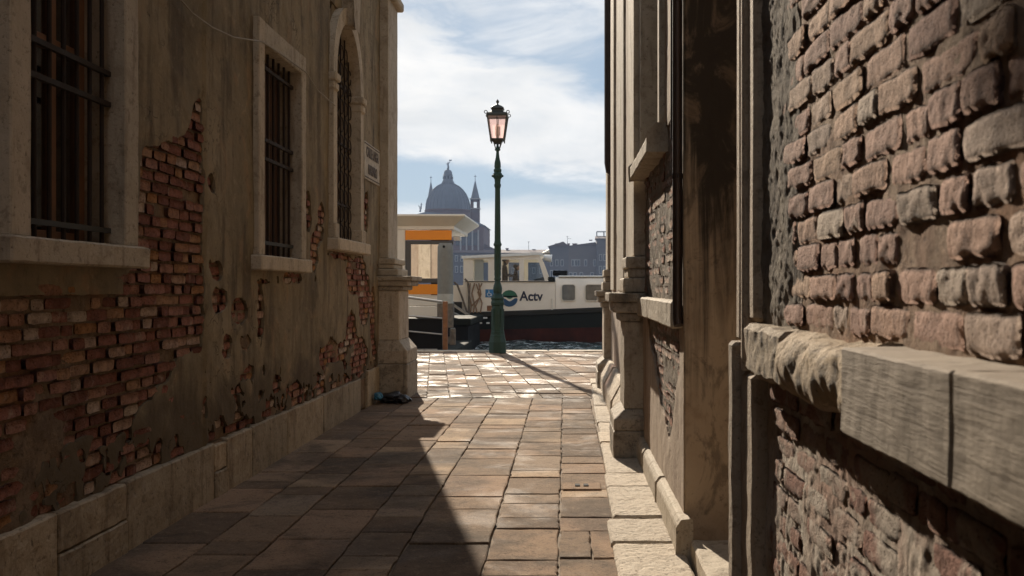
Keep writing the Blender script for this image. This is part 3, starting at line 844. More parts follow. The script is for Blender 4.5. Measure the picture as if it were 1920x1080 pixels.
# spandrel fill behind the ring up to the square opening
sp = MB(); sq = [(9.94, z0)] + [(min(max(a, 9.94), 11.32), 4.32 if 1 <= i <= nA - 2 and abs(a - yc) < 0.45 else b + 0.12) for i, (a, b) in enumerate(out)][1:-1] + [(11.32, z0)]
sp.add([(LX - 0.03, a, b) for a, b in out] + [(LX - 0.03, a, b) for a, b in sq], [(i, i + 1, nA + i + 1, nA + i) for i in range(nA - 1)])
put('spandrel', sp, 'plaster_left', w3)
put('sill', MB().box(LX - 0.28, LX + 0.12, 9.83, 11.42, 1.775, 1.9).mesh('sill', 0.012, 0.005, 4, 77), 'istria', w3)
for s in (-1, 1):
    yy = yc + s * (ri + ro) / 2
    put('impost', MB().box(LX - 0.2, LX + 0.085, yy - 0.1, yy + 0.1, zs - 0.1, zs - 0.02).mesh('impost', 0.012, 0.004, 2, 5), 'istria', w3)
    put('impost_neck', MB().box(LX - 0.2, LX + 0.07, yy - 0.088, yy + 0.088, zs - 0.2, zs - 0.105).mesh('impost_neck', 0.02, 0.004, 2, 6), 'istria', w3)
    put('jamb_base', MB().box(LX - 0.2, LX + 0.07, yy - 0.09, yy + 0.09, 1.9, 2.05).mesh('jamb_base', 0.008, 0.004, 2, 7), 'istria', w3)
put('keystone', MB().prism([(yc - 0.09, zs + 0.6), (yc + 0.09, zs + 0.6), (yc + 0.15, zs + 0.92), (yc - 0.15, zs + 0.92)], lambda p, a: (a, p[0], p[1]), LX - 0.1, LX + 0.13).mesh('keystone', 0.03, 0.008, 3, 8, 2), 'istria', w3)
xg = LX - 0.07
for i in range(6):
    yy = yc - ri + (i + 0.5) * 2 * ri / 6; ht = zs + math.sqrt(max(0, ri ** 2 - (yy - yc) ** 2)) * 1.08
    tubeo('bar', [(xg, yy, 1.9), (xg, yy, ht)], 0.009, 'iron', w3, 6)
for zz in (2.3, 2.95, 3.57): put('crossbar', MB().box(xg - 0.012, xg + 0.008, yc - ri, yc + ri, zz - 0.012, zz + 0.012), 'iron', w3)
cell = 0.193
for i in range(6):
    for j in range(11):
        cy = yc - ri + (i + 0.5) * 2 * ri / 6; cz = 2.0 + j * cell
        if cz > zs and math.hypot(cy - yc, (cz - zs) / 1.08) > ri - 0.06: continue
        path = [(xg + 0.012, cy + 0.082 * math.cos(t) * (1 - 0.06 * t / 6), cz + 0.082 * math.sin(t) * (1 - 0.06 * t / 6)) for t in [k * 2 * math.pi / 14 for k in range(15)]]
        tubeo('scroll', path, 0.006, 'iron', w3, 5)
put('shutter', MB().box(LX - 0.24, LX - 0.2, 9.98, 11.28, 1.88, 4.3), 'wood_red', w3)


def pilaster(parent, y0, y1, xw, sgn, ped, die, cap, sh, zb, zd, zc, zk, top, m, mb_, seed):
    """pedestal, die, cap, base and shaft; xw is the wall face, sgn the way it projects; ped/die/cap/sh are the projecting faces"""
    def X(a): return (min(xw - sgn * 0.12, a), max(xw - sgn * 0.12, a))
    dy = (y1 - y0)
    p = put('pilaster', MB().box(*X(sh), y0 + 0.12, y1 - 0.06, zk, top).mesh('pilaster', 0.006, 0.003, 5, seed), m, parent)
    put('pedestal', MB().box(*X(ped), y0, y1, -0.02, zb * 0.6).mesh('pedestal', 0.012, 0.008, 4, seed + 1), mb_, p)
    sl = MB(); x0, x1 = X(ped - sgn * 0.004); q0, q1 = X(die)
    za, zz = zb * 0.6 + 0.004, zb
    ins = 0.07
    if sgn > 0: lo = [(x0, y0 + 0.004), (x1, y0 + 0.004), (x1, y1 - 0.004), (x0, y1 - 0.004)]; hi = [(q0, y0 + ins), (q1, y0 + ins), (q1, y1 - ins * 0.5), (q0, y1 - ins * 0.5)]
    else: lo = [(x0, y0 + 0.004), (x1, y0 + 0.004), (x1, y1 - 0.004), (x0, y1 - 0.004)]; hi = [(q0, y0 + ins), (q1, y0 + ins), (q1, y1 - ins * 0.5), (q0, y1 - ins * 0.5)]
    zm = za + (zz - za) * 0.55
    sl.add([(a, b, za) for a, b in lo] + [(a, b, zm) for a, b in lo] + [(a, b, zz) for a, b in hi],
           [(0, 1, 5, 4), (1, 2, 6, 5), (2, 3, 7, 6), (3, 0, 4, 7), (4, 5, 9, 8), (5, 6, 10, 9), (6, 7, 11, 10), (7, 4, 8, 11), (8, 9, 10, 11), (3, 2, 1, 0)])
    put('pedestal_slope', sl.mesh('pedestal_slope', 0.008, 0.006, 4, seed + 2), mb_, p)
    put('die', MB().box(*X(die), y0 + ins + 0.004, y1 - ins * 0.5 - 0.004, zz + 0.001, zd).mesh('die', 0.008, 0.005, 4, seed + 3), m, p)
    # cap: three growing courses
    hc = (zc - zd); xs = [die + (cap - die) * t for t in (0.3, 0.72, 1.0)]
    zz0 = zd + 0.001
    for i, (xx, hh) in enumerate(zip(xs, (0.3, 0.38, 0.32))):
        e = (0.05, 0.02, -0.01)[i]
        put('cap_course', MB().box(*X(xx), y0 + e, y1 - e * 0.5, zz0, zz0 + hc * hh - 0.001).mesh('cap_course', 0.018 if i < 2 else 0.012, 0.007, 3, seed + 4 + i, 2), mb_, p); zz0 += hc * hh
    xb_ = sh + (cap - sh) * 0.42
    hk = zk - zc
    for i, (t, hh) in enumerate(((1.0, 0.4), (0.55, 0.25), (0.75, 0.33))):
        xx = sh + (xb_ - sh) * t
        put('base_moulding', MB().box(*X(xx), y0 + 0.12 - 0.07 * t, y1 - 0.06 - 0.0 + 0.02 * t, zz0 + 0.001, zz0 + hk * hh).mesh('base_moulding', 0.02, 0.006, 3, seed + 9 + i, 3), m, p); zz0 += hk * hh
    return p


lp = pilaster(HL, 12.5, 13.38, LX, 1, -1.985, -2.1, -1.925, -2.245, 0.74, 1.37, 1.55, 1.78, 5.1, 'istria', 'istria_dirty', 100)
put('capital', MB().box(LX - 0.12, -2.17, 12.56, 13.4, 5.1, 5.22).mesh('capital', 0.02), 'istria', lp)
put('cornice', MB().box(-14, -2.1, -13, 13.55, ztop + 0.001, ztop + 0.25), 'istria', HL)
# quay front of the house (seen only in the kiosk glass): string course, further pilasters, corner strip
put('front_plaster', MB().box(-14, LX + 0.02, 13.2, 13.26, 0.0, ztop), 'plaster_right', HL)
put('string_course', MB().box(-14, LX, 13.26, 13.42, 1.36, 1.54).mesh('string_course', 0.02), 'istria', HL)
put('base_course', MB().box(-14, LX, 13.26, 13.46, 0.0, 0.5).mesh('base_course', 0.02), 'istria', HL)
for xx in (-4.4, -6.6, -8.8):
    fp = put('front_pilaster', MB().box(xx, xx + 0.55, 13.262, 13.36, 1.78, ztop - 0.01).mesh('front_pilaster', 0.01), 'istria', HL)
    put('pedestal', MB().box(xx - 0.1, xx + 0.65, 13.264, 13.62, 0.0, 0.7).mesh('pedestal', 0.02), 'istria', fp)
    put('die', MB().box(xx - 0.02, xx + 0.57, 13.264, 13.5, 0.701, 1.36).mesh('die', 0.01), 'istria', fp)
    put('cap_course', MB().box(xx - 0.14, xx + 0.69, 13.264, 13.68, 1.361, 1.56).mesh('cap_course', 0.03), 'istria', fp)
    put('base_moulding', MB().box(xx - 0.07, xx + 0.62, 13.264, 13.52, 1.561, 1.779).mesh('base_moulding', 0.03), 'istria', fp)


def text_mesh(s, size, bold=0.0):
    c = bpy.data.curves.new('lettering', 'FONT'); c.body = s; c.size = size; c.align_x = 'CENTER'; c.align_y = 'CENTER'; c.extrude = 0.002; c.offset = bold
    o = bpy.data.objects.new('lettering', c); COL.objects.link(o); bpy.context.view_layer.update()
    me = bpy.data.meshes.new_from_object(o.evaluated_get(bpy.context.evaluated_depsgraph_get()))
    bpy.data.objects.remove(o); bpy.data.curves.remove(c); me.name = 'lettering'; me.materials.clear(); return me


def put_text(s, size, mtx, m, parent, bold=0.0, sx=1.0):
    me = text_mesh(s, size, bold); me.transform(mtx @ Matrix.Diagonal((sx, 1, 1, 1))); return put('lettering', me, m, parent)


# street name painted on a whitewashed panel
sg = put('street_sign', MB().box(LX + 0.0, LX + 0.014, 11.58, 12.52, 2.68, 3.12).mesh('street_sign', 0.002, 0.006, 5, 4), 'sign_white')
tag(sg, 'faded white street name panel on the olive plaster beside the corner pilaster', 'street sign')
rotL = Matrix(((0, 0, 1, 0), (1, 0, 0, 0), (0, 1, 0, 0), (0, 0, 0, 1)))
put_text('CALLE LARGA', 0.17, Matrix.Translation((LX + 0.02, 12.05, 3.0)) @ rotL, 'sign_ink', sg, 0.002, 0.7)
put_text('NAVARO', 0.17, Matrix.Translation((LX + 0.02, 12.05, 2.8)) @ rotL, 'sign_ink', sg, 0.002, 0.8)
for z in (2.70, 3.09): put('border', MB().box(LX + 0.012, LX + 0.019, 11.6, 12.5, z, z + 0.012), 'sign_ink', sg)

# cable along the left wall
def cpt(px, py, out=0.03):
    Y, Z = pxl(px, py); return (LX + out, Y, Z)


cb = tubeo('wall_cable', [cpt(270, -80), cpt(330, 0), cpt(352, 25), cpt(390, 52), cpt(430, 70), cpt(476, 78, 0.06), cpt(515, 103, 0.06), cpt(562, 136, 0.06), cpt(590, 170), cpt(617, 198, 0.06)], 0.006, 'cable', None, 6)
tag(cb, 'thin pale cable sagging across the olive plaster between the left windows', 'cable')

# rubbish at the foot of the pedestal
def blob(name, c, r, m, parent, seed):
    b = bmesh.new(); bmesh.ops.create_icosphere(b, subdivisions=3, radius=1)
    from mathutils import noise
    for v in b.verts:
        d = 1 + 0.35 * noise.noise(v.co * 2.2 + Vector((seed, 0, 0))) + 0.18 * noise.noise(v.co * 6 + Vector((0, seed, 0)))
        v.co = Vector((v.co.x * r[0] * d + c[0], v.co.y * r[1] * d + c[1], max(0.004, v.co.z * r[2] * d + c[2])))
    me = bpy.data.meshes.new(name); b.to_mesh(me); b.free(); return put(name, me, m, parent, True)


bag = root('rubbish_bag', (-2.18, 12.1, 0), 'crumpled black plastic bag with blue scrap at the pedestal foot', 'bag')
blob('bag', (-2.12, 12.2, 0.05), (0.17, 0.16, 0.075), 'bag_black', bag, 1)
blob('bag_knot', (-1.98, 12.1, 0.045), (0.1, 0.1, 0.06), 'bag_black', bag, 9)
blob('blue_scrap', (-2.26, 12.02, 0.09), (0.05, 0.08, 0.05), 'bag_blue', bag, 4)

# ------------------------------------------------------------------ right plastered house with pilasters
RX = 0.63
HR = root('pilastered_house', (RX + 0.5, 9.0, 0.0), 'tan plastered house with stone pilasters, drainpipes and a bare brick patch at the alley end', 'house')
win = (6.42, 7.92, 2.36, 5.4)
core = MB(); xi = RX + 0.05
core.box(xi, 8, 5.36, win[0], 0, 9); core.box(xi, 8, win[0], win[1], 0, win[2]); core.box(xi, 8, win[0], win[1], win[3], 9); core.box(xi, 8, win[1], 14.3, 0, 9); core.box(xi + 0.22, 8, win[0], win[1], win[2], win[3])
put('wall', core, 'plaster_right', HR)
KR = RX * F


def pxr(px, py, X=RX):
    Y = X * F / (px - VX); return Y, EYE - (py - VY) * Y / F


def exposed_r(U, V):
    n = fbm(U * 4, V * 4, 4, 31); n2 = fbm(U * 13, V * 13, 3, 32)
    a = np.minimum(np.minimum(8.3 - U, U - 5.62), np.minimum(2.42 - V, V - 1.25)) + 0.05 * n + 0.02 * n2
    lo = np.interp(U, [5.6, 5.7, 5.9, 6.05, 6.6, 7.3, 7.8], [0.9, 0.82, 0.6, 0.5, 0.62, 0.95, 1.2])
    b = np.minimum(np.minimum(7.75 - U, U - 5.55), np.minimum(1.25 - V, V - lo)) + 0.05 * n + 0.02 * n2
    return np.maximum(a, b)


def rk(U, V):
    return np.minimum(-exposed_r(U, V), np.maximum(np.maximum(win[0] - U, U - win[1]), np.maximum(win[2] - V, V - win[3])))


def rmap(u, v, d): return (RX - d, u, v)


sheet('plaster', 5.3, 14.3, 0.0, 4.6, 0.025, rk, lambda U, V: 0.006 * fbm(U * 1.5, V * 1.5, 3, 35) + 0.002 * fbm(U * 8, V * 8, 2, 36), rmap, 0.04, 'plaster_right', HR, 0.004)
put('upper_plaster', MB().box(RX, RX + 0.06, 5.3, 6.42, 4.6, 9).box(RX, RX + 0.06, 7.92, 14.3, 4.6, 9).box(RX, RX + 0.06, 6.42, 7.92, 5.4, 9), 'plaster_right', HR)
sheet('mortar_bed', 5.4, 8.4, 0.4, 2.5, 0.025, None, lambda U, V: -0.02 + 0.016 * fbm(U * 14, V * 9, 4, 44, 0.7), rmap, 0.02, 'grey_render', HR)
rows = courses(5.45, 8.3, 0.42, 2.42, 0.067, rngb, [0.13, 0.2, 0.24, 0.24])
A = np.array(rows); ex = exposed_r(A[:, 0], A[:, 1])
lay_bricks([(r[0], r[1], r[2], r[3], -0.012 + rngb.uniform(-0.014, 0.008)) for r, e in zip(rows, ex) if e > 0.0], BV_low, -1, RX, 0.06, 'brick_salt', HR, 290, rngb)
# stained end wall facing back along the alley
put('end_wall', MB().box(RX, 3.5, 5.3, 5.359, 0, 9).mesh('end_wall', 0.012), 'stained', HR)
# window recess with sill
wr = put('window', MB().box(RX - 0.035, RX + 0.22, 7.9, 8.02, 2.44, 5.5).box(RX - 0.035, RX + 0.22, 6.32, 6.43, 2.44, 5.5).mesh('window', 0.008), 'istria', HR)
put('sill', MB().prism([(RX + 0.2, 2.27), (RX - 0.11, 2.27), (RX - 0.11, 2.37), (RX - 0.05, 2.43), (RX + 0.2, 2.44)], lambda p, a: (p[0], a, p[1]), 6.26, 8.02).mesh('sill', 0.012, 0.008, 4, 9), 'istria', wr)
put('shutter', MB().box(RX + 0.12, RX + 0.16, 6.43, 7.9, 2.43, 5.45), 'wood_red', wr)
# string course
for i, (a, b) in enumerate(((5.37, 6.02), (6.03, 7.05), (7.06, 8.0))):
    put('string_course_stone', MB().box(RX - 0.052 - (0.01 if i == 0 else 0), RX + 0.03, a, b, 1.18, 1.33).mesh('string_course_stone', 0.012, 0.008, 4, 20 + i), 'istria', HR)
# skirting
y = 5.16; k = 0
for (a, b) in ((5.12, 6.3), (6.31, 7.4), (7.41, 7.95)):
    put('skirting_stone', MB().prism([(RX + 0.02, -0.02), (RX - 0.055, -0.02), (RX - 0.055, 0.165), (RX - 0.03, 0.2), (RX + 0.02, 0.205)], lambda p, t: (p[0], t, p[1]), a, b).mesh('skirting_stone', 0.008, 0.006, 4, 30 + k), 'istria', HR); k += 1
for i, (a, b) in enumerate(((8.62, 10.3), (10.31, 12.2), (12.21, 13.6))):
    put('bench_stone', MB().prism([(RX + 0.02, -0.02), (RX - 0.15, -0.02), (RX - 0.15, 0.22), (RX - 0.04, 0.42), (RX + 0.02, 0.42)], lambda p, t: (p[0], t, p[1]), a, b).mesh('bench_stone', 0.014, 0.01, 4, 40 + i), 'kerb', HR)
pilaster(HR, 7.97, 8.66, RX, -1, 0.385, 0.475, 0.345, 0.555, 0.42, 1.13, 1.36, 1.66, 8.9, 'istria', 'istria_dirty', 140)
pilaster(HR, 13.7, 14.45, RX, -1, 0.44, 0.535, 0.425, 0.585, 0.42, 1.13, 1.36, 1.66, 8.9, 'istria', 'istria_dirty', 160)
# inner pilaster strips between (panelled upper wall)
for (a, b, pr) in ((8.9, 9.5, 0.03), (10.4, 11.6, 0.025), (12.4, 13.2, 0.03)):
    put('wall_strip', MB().box(RX - pr, RX + 0.02, a, b, 1.37, 8.8).mesh('wall_strip', 0.008, 0.003, 3, int(a)), 'istria', HR)
dp = tubeo('drainpipe', [(0.601, 5.335, 9), (0.601, 5.335, 1.3), (0.6, 5.33, 1.24), (0.605, 5.315, 1.2)], 0.027, 'pipe', HR, 14)
for zz in (2.0, 3.6): put('pipe_bracket', MB().lathe([(0.031, -0.012), (0.031, 0.012)], (0.601, 5.335, zz), 14), 'iron', dp)
tubeo('thin_pipe', [(0.607, 5.62, 9), (0.607, 5.62, 2.25), (0.62, 5.62, 2.2)], 0.014, 'pipe', HR, 10)
dp = tubeo('drainpipe', [(0.585, 13.55, 9), (0.585, 13.55, 3.1), (0.6, 13.55, 3.0), (0.66, 13.55, 2.95)], 0.055, 'pipe', HR, 14)
put('cornice', MB().box(0.4, 8, 5.2, 14.6, 9.001, 9.25), 'istria', HR)

# unseen sunlit quay houses, added to bounce light onto the boat, mirrored in windows
def unseen_quay_house(x0, x1, h, m, label, y=13.3):
    o = root('unseen_quay_house', ((x0 + x1) / 2, y - 4, 0.0), label, 'house', 'unseen houses along the quay')
    put('wall', MB().box(x0, x1, y - 8, y, 0, h), m, o); put('base_course', MB().box(x0 + 0.05, x1 - 0.05, y + 0.001, y + 0.08, 0, 0.6), 'istria', o)
    put('roof', MB().prism([(y - 8.4, h + 0.01), (y + 0.5, h + 0.01), (y - 4, h + 1.6)], lambda p, t: (t, p[0], p[1]), x0, x1), 'far_roof', o)
    n = int((x1 - x0) / 2.2)
    for fl in range(int(h // 3.2)):
        for i in range(n):
            xx = x0 + (i + 0.5) * (x1 - x0) / n; z = 1.2 + 3.2 * fl
            f_ = put('window', MB().box(xx - 0.6, xx + 0.6, y + 0.002, y + 0.1, z - 0.1, z + 1.7), 'istria', o); put('pane', MB().box(xx - 0.45, xx + 0.45, y + 0.01, y + 0.12, z, z + 1.55), 'far_pane', f_)


for (a, b, h_, m_, lab) in ((-30, -14.02, 10, 'plaster_right', 'unseen tall tan quay house next to the old olive plastered house'), (-48, -30.02, 8.5, 'istria', 'unseen pale stone quay house two doors from the old olive house'), (8.02, 24, 10.5, 'plaster_right', 'unseen tall tan quay house next to the pilastered house'), (24.02, 44, 9, 'istria', 'unseen pale stone quay house two doors from the pilastered house')):
    unseen_quay_house(a, b, h_, m_, lab, 13.2 if a < 0 else 14.3)

# ------------------------------------------------------------------ near right brick house
NX = 0.557
HN = root('brick_house', (NX + 0.5, 1.0, 0.0), 'weathered rough brick house wall with a stone band and grey door jamb', 'house')
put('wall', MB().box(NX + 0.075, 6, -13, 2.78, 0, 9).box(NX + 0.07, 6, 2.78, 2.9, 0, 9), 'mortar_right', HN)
put('niche_back', MB().box(1.75, 3.4, 2.9, 5.3, 0, 9), 'stained', HN)


def nmap(u, v, d): return (NX - d, u, v)


def near_disp(U, V):
    base = -0.0085 + 0.004 * fbm(U * 8, V * 8, 3, 51) + 0.004 * fbm(U * 40, V * 34, 3, 52)
    g1 = np.clip((U - 2.42 + 0.1 * fbm(U * 3, V * 2.5, 2, 53)) / 0.14, 0, 1) * np.where(V > 1.28, 1, 0)      # rough grey render by the jamb
    g2 = np.clip((0.86 + 0.28 * fbm(U * 2.4, V * 2.2, 3, 54) - V) / 0.14, 0, 1)                               # salt crust low on the wall
    r1 = 0.002 + 0.0045 * fbm(U * 40, V * 34, 4, 55, 0.9) + 0.003 * fbm(U * 5, V * 5, 2, 59)
    r2 = -0.002 + 0.0044 * fbm(U * 44, V * 30, 4, 56, 0.9) + 0.007 * fbm(U * 9, V * 8, 3, 57)
    return base + g1 * (r1 + 0.0085) + g2 * (r2 + 0.0085)


sheet('mortar_bed', 0.3, 2.80, 1.28, 3.0, 0.0125, None, lambda U, V: near_disp(U, V) * np.where(U > 2.3, 1, 1), nmap, 0.02, 'mortar_right', HN)
sheet('eroded_render', 0.6, 2.80, 0.0, 1.21, 0.0065, None, near_disp, nmap, 0.02, 'salt_crust', HN)
sheet('grey_render', 2.26, 2.81, 1.28, 3.0, 0.0065, lambda U, V: (U - 2.42 + 0.1 * fbm(U * 3, V * 2.5, 2, 53)) + 0.05 * fbm(U * 14, V * 14, 3, 58), lambda U, V: 0.002 + near_disp(U, V), nmap, 0.03, 'grey_render', HN)
rngn = random.Random(21)
rows = courses(0.35, 2.62, 1.305, 2.95, 0.0655, rngn, [0.19, 0.22, 0.235, 0.12, 0.13], 0.002, (0.004, 0.011))
rows = [r for r in rows if r[0] + r[2] / 2 < 2.66]
def nearsz(r):
    x = VX + NX * F / r[0]; yy = VY - (r[1] - EYE) * F / r[0]; return (0 if x > 2000 or yy < -60 else 1, r[0] * -0.01)
rows.sort(key=nearsz, reverse=True)
lay_bricks([(r[0], r[1], r[2], r[3], rngn.uniform(-0.006, 0.004) if rngn.random() > 0.035 else -0.014) for r in rows], BV_hi, -1, NX, 0.075, 'brick_right', HN, 230, rngn)
rows = courses(0.8, 2.7, 0.3, 1.16, 0.0655, rngn, [0.19, 0.22, 0.235, 0.12, 0.13], 0.002)
rows.sort(key=lambda r: -r[1])
lay_bricks([(r[0], r[1], r[2], r[3], rngn.uniform(-0.007, 0.003)) for r in rows if r[0] + r[2] / 2 < 2.74], BV_hi, -1, NX, 0.075, 'brick_salt', HN, 68, rngn)
# stone band: block, worn roll, sawn blocks
bl = put('band_block', MB().box(NX - 0.06, NX + 0.05, 2.3, 2.78, 1.165, 1.3).mesh('band_block', 0.014, 0.012, 5, 51), 'band_stone', HN)
roll = MB(); nU, nV = 60, 16
for i in range(nU + 1):
    u = 1.66 + (2.296 - 1.66) * i / nU
    for j in range(nV + 1):
        a = -0.5 * math.pi + math.pi * j / nV
        roll.v.append((NX + 0.02 - 0.095 * max(0.0, math.cos(a)) ** 0.6, u, 1.228 + 0.073 * math.sin(a)))
for i in range(nU):
    for j in range(nV): roll.f.append((i * (nV + 1) + j, (i + 1) * (nV + 1) + j, (i + 1) * (nV + 1) + j + 1, i * (nV + 1) + j + 1))
roll.f += [tuple(range(nV + 1)), tuple(range(nU * (nV + 1), (nU + 1) * (nV + 1)))]
rm = roll.mesh('worn_band_stone', 0, 0.024, 0, 4); ro_ = put('worn_band_stone', rm, 'band_stone', HN, True)
for (a, b) in ((1.185, 1.655), (0.62, 1.181), (-0.2, 0.616)):
    put('sawn_band_block', MB().box(NX - 0.1, NX + 0.05, a, b, 1.16, 1.302).mesh('sawn_band_block', 0.004, 0.004, 5, int(a * 10)), 'sawn', HN)
# door jamb mouldings at the far corner
jb = put('door_jamb', MB().box(NX - 0.035, NX + 0.45, 2.785, 2.96, -0.02, 1.155).mesh('door_jamb', 0.012, 0.006, 5, 61), 'rough_stone', HN)
put('jamb_fillet', MB().box(NX - 0.06, NX + 0.02, 2.965, 3.04, -0.02, 1.24).mesh('jamb_fillet', 0.01, 0.005, 5, 62), 'rough_stone', jb)
put('jamb_moulding', MB().box(NX - 0.03, NX + 0.45, 2.785, 2.875, 1.305, 6).mesh('jamb_moulding', 0.012, 0.003, 4, 63), 'rough_stone', jb)
put('jamb_reed', MB().tube([(NX - 0.012, 2.905, 1.16), (NX - 0.012, 2.905, 6)], 0.032, 14), 'rough_stone', jb, True)
put('jamb_edge', MB().box(NX - 0.042, NX + 0.45, 2.94, 3.0, 1.245, 6).mesh('jamb_edge', 0.01, 0.003, 4, 64), 'rough_stone', jb)
st = boxo('door_step', 'istria', HN, 0.64, 1.6, 3.06, 5.1, -0.02, 0.11, 0.012, 0.008, 5, 65)

# ------------------------------------------------------------------ water
WZ = -0.5
n1_, n2_ = 150, 110
us = np.linspace(-26, 22, n1_); vs_ = np.concatenate([np.linspace(22.3, 60, n2_)])
U, V = np.meshgrid(us, vs_, indexing='ij')
H = WZ + 0.1 * fbm(U * 0.6, V * 0.9, 4, 71) + 0.07 * fbm(U * 1.9, V * 2.3, 3, 72)
edge = np.minimum(np.clip((60 - V) / 6, 0, 1), np.clip((np.minimum(U + 26, 22 - U)) / 4, 0, 1)); H = WZ + (H - WZ) * edge
me = bpy.data.meshes.new('water'); vv = np.stack([U.ravel(), V.ravel(), H.ravel()], 1).tolist()
ff = [(i * n2_ + j, (i + 1) * n2_ + j, (i + 1) * n2_ + j + 1, i * n2_ + j + 1) for i in range(n1_ - 1) for j in range(n2_ - 1)]
o = len(vv); Z0 = WZ
vv += [(-4000, 22.3, Z0), (-26, 22.3, Z0), (-26, 60, Z0), (22, 60, Z0), (22, 22.3, Z0), (4000, 22.3, Z0), (4000, 5000, Z0), (-4000, 5000, Z0), (-4000, 60, Z0), (4000, 60, Z0)]
ff += [(o, o + 1, o + 2, o + 8), (o + 4, o + 5, o + 9, o + 3), (o + 8, o + 2, o + 3, o + 9, o + 6, o + 7)]
me.from_pydata(vv, [], ff); me.update(); tag(put('water', me, 'water', None, True), kind='structure')

# ------------------------------------------------------------------ street lamp
LY = 21.5; s = LY / F; lx = (933 - VX) * s
L0 = root('street_lamp', (lx, LY, 0.0), 'dark green cast iron street lamp with pink glass lantern at the quay edge', 'street lamp')
def zl(py): return (660.5 - py) * s
def pr(l): return [(r * s, zl(py)) for r, py in l]
c0 = (lx, LY, 0.0)
R8 = math.pi / 8
put('base', MB().lathe(pr([(17, 660.5), (17, 640), (16, 636), (14.6, 631), (14.4, 628), (13.4, 626), (13.2, 621), (12.4, 619)]), c0, 8, R8).mesh('base', 0.006), 'lamp_green', L0)
ped = put('pedestal', MB().lathe(pr([(12.6, 619), (12.0, 600), (11.6, 575), (11.4, 572), (12.6, 571), (13.2, 567), (12.6, 564), (11.6, 562), (13.2, 558), (10, 553), (8, 549)]), c0, 8, R8).mesh('pedestal', 0.004), 'lamp_green', L0)
for k in range(8):
    a = math.pi / 4 * k; r = 11.15 * s
    me = MB().box(-0.028, 0.028, -0.012, 0.012, zl(612), zl(578)).mesh('panel', 0.004)
    me.transform(Matrix.Translation((lx, LY, 0)) @ Matrix.Rotation(a, 4, 'Z') @ Matrix.Translation((r, 0, 0)) @ Matrix.Rotation(math.pi / 2, 4, 'Z')); put('panel', me, 'lamp_green', ped)
put('vase', MB().lathe(pr([(7.4, 550), (8.4, 545), (8.6, 540), (7.4, 534), (5.4, 528), (5.2, 525), (6.6, 523.5), (6.6, 521), (5.6, 519), (6.4, 514), (6.2, 508)]), c0, 24), 'lamp_green', L0, True)
col = put('column', MB().lathe(pr([(6.1, 508), (6.0, 470), (6.2, 461), (7.6, 459), (7.8, 456.5), (6.4, 454), (5.8, 450), (4.9, 352)]), c0, 24), 'lamp_green', L0, True)
for k in range(12):
    a = 2 * math.pi * k / 12; put('flute', MB().tube([(lx + 5.9 * s * math.cos(a), LY + 5.9 * s * math.sin(a), zl(505)), (lx + 5.8 * s * math.cos(a), LY + 5.8 * s * math.sin(a), zl(464))], 0.007, 6), 'lamp_green', col, True)
capi = put('capital', MB().lathe(pr([(4.9, 352), (6.4, 348), (6.4, 345), (5.4, 343), (5.9, 335), (8.2, 332), (9.0, 329), (8.6, 325), (6.4, 322), (7.4, 320), (7.4, 317), (5.6, 315)]), c0, 24), 'lamp_green', L0, True)
for k in range(8):
    a = math.pi / 4 * k
    b = bmesh.new(); bmesh.ops.create_uvsphere(b, u_segments=8, v_segments=6, radius=0.028); me = bpy.data.meshes.new('leaf'); b.to_mesh(me); b.free()
    me.transform(Matrix.Translation((lx + 8.9 * s * math.cos(a), LY + 8.9 * s * math.sin(a), zl(329)))); put('leaf', me, 'lamp_green', capi, True)
put('neck', MB().lathe(pr([(5.6, 315), (6.2, 311), (5.8, 304), (3.6, 294), (2.7, 285), (2.9, 282), (5.2, 281), (5.2, 278), (3.0, 276), (1.6, 268)]), c0, 20), 'lamp_green', L0, True)
lan = put('lantern', MB().lathe(pr([(8, 269), (13, 264.5), (14.3, 262.5), (14.3, 261)]), c0, 4, math.pi / 4).mesh('lantern', 0.003), 'lamp_dark', L0)
def sqp(h, z): return [(lx - h, LY - h, z), (lx + h, LY - h, z), (lx + h, LY + h, z), (lx - h, LY + h, z)]
hb, ht = 12.2 * s, 18.2 * s; zb_, zt_ = zl(261), zl(217)
lo, hi = sqp(hb, zb_), sqp(ht, zt_)
for k in range(4):
    put('corner_bar', MB().tube([lo[k], hi[k]], 0.017, 6), 'lamp_dark', lan)
    a, b_ = Vector(lo[k]), Vector(lo[(k + 1) % 4]); c_, d_ = Vector(hi[(k + 1) % 4]), Vector(hi[k])
    put('mullion', MB().tube([(a + b_) / 2, (c_ + d_) / 2], 0.009, 6), 'lamp_dark', lan)
    put('bottom_rail', MB().tube([a, b_], 0.018, 6), 'lamp_dark', lan); put('top_rail', MB().tube([d_, c_], 0.024, 6), 'lamp_dark', lan)
    ctr = Vector((lx, LY, 0))
    q = [p + (Vector((lx, LY, p.z)) - p) * 0.03 for p in (a, b_, c_, d_)]
    put('pane', MB().add(q, [(0, 1, 2, 3)]), 'pink', lan)
    put('foot_scroll', MB().tube([Vector(lo[k]) * 0.98 + Vector((lx, LY, zb_)) * 0.02 + Vector((0, 0, -0.0)), Vector(lo[k]) + Vector((0, 0, -0.06))], [0.02, 0.012], 6), 'lamp_dark', lan, True)
    e = Vector(sqp(20.5 * s, zl(215))[k]); rr = 0.032
    put('corner_ring', MB().tube([e + Vector((rr * math.cos(t) , 0, rr + rr * math.sin(t))) for t in [i * 2 * math.pi / 12 for i in range(13)]], 0.009, 6), 'lamp_dark', lan, True)
    put('stay', MB().tube([(lx + (3.4 * s) * (1 if k in (1, 2) else -1), LY + 3.4 * s * (1 if k > 1 else -1), zl(278)), (lx + 7 * s * (1 if k in (1, 2) else -1), LY + 7 * s * (1 if k > 1 else -1), zl(266))], 0.011, 6), 'lamp_dark', lan)
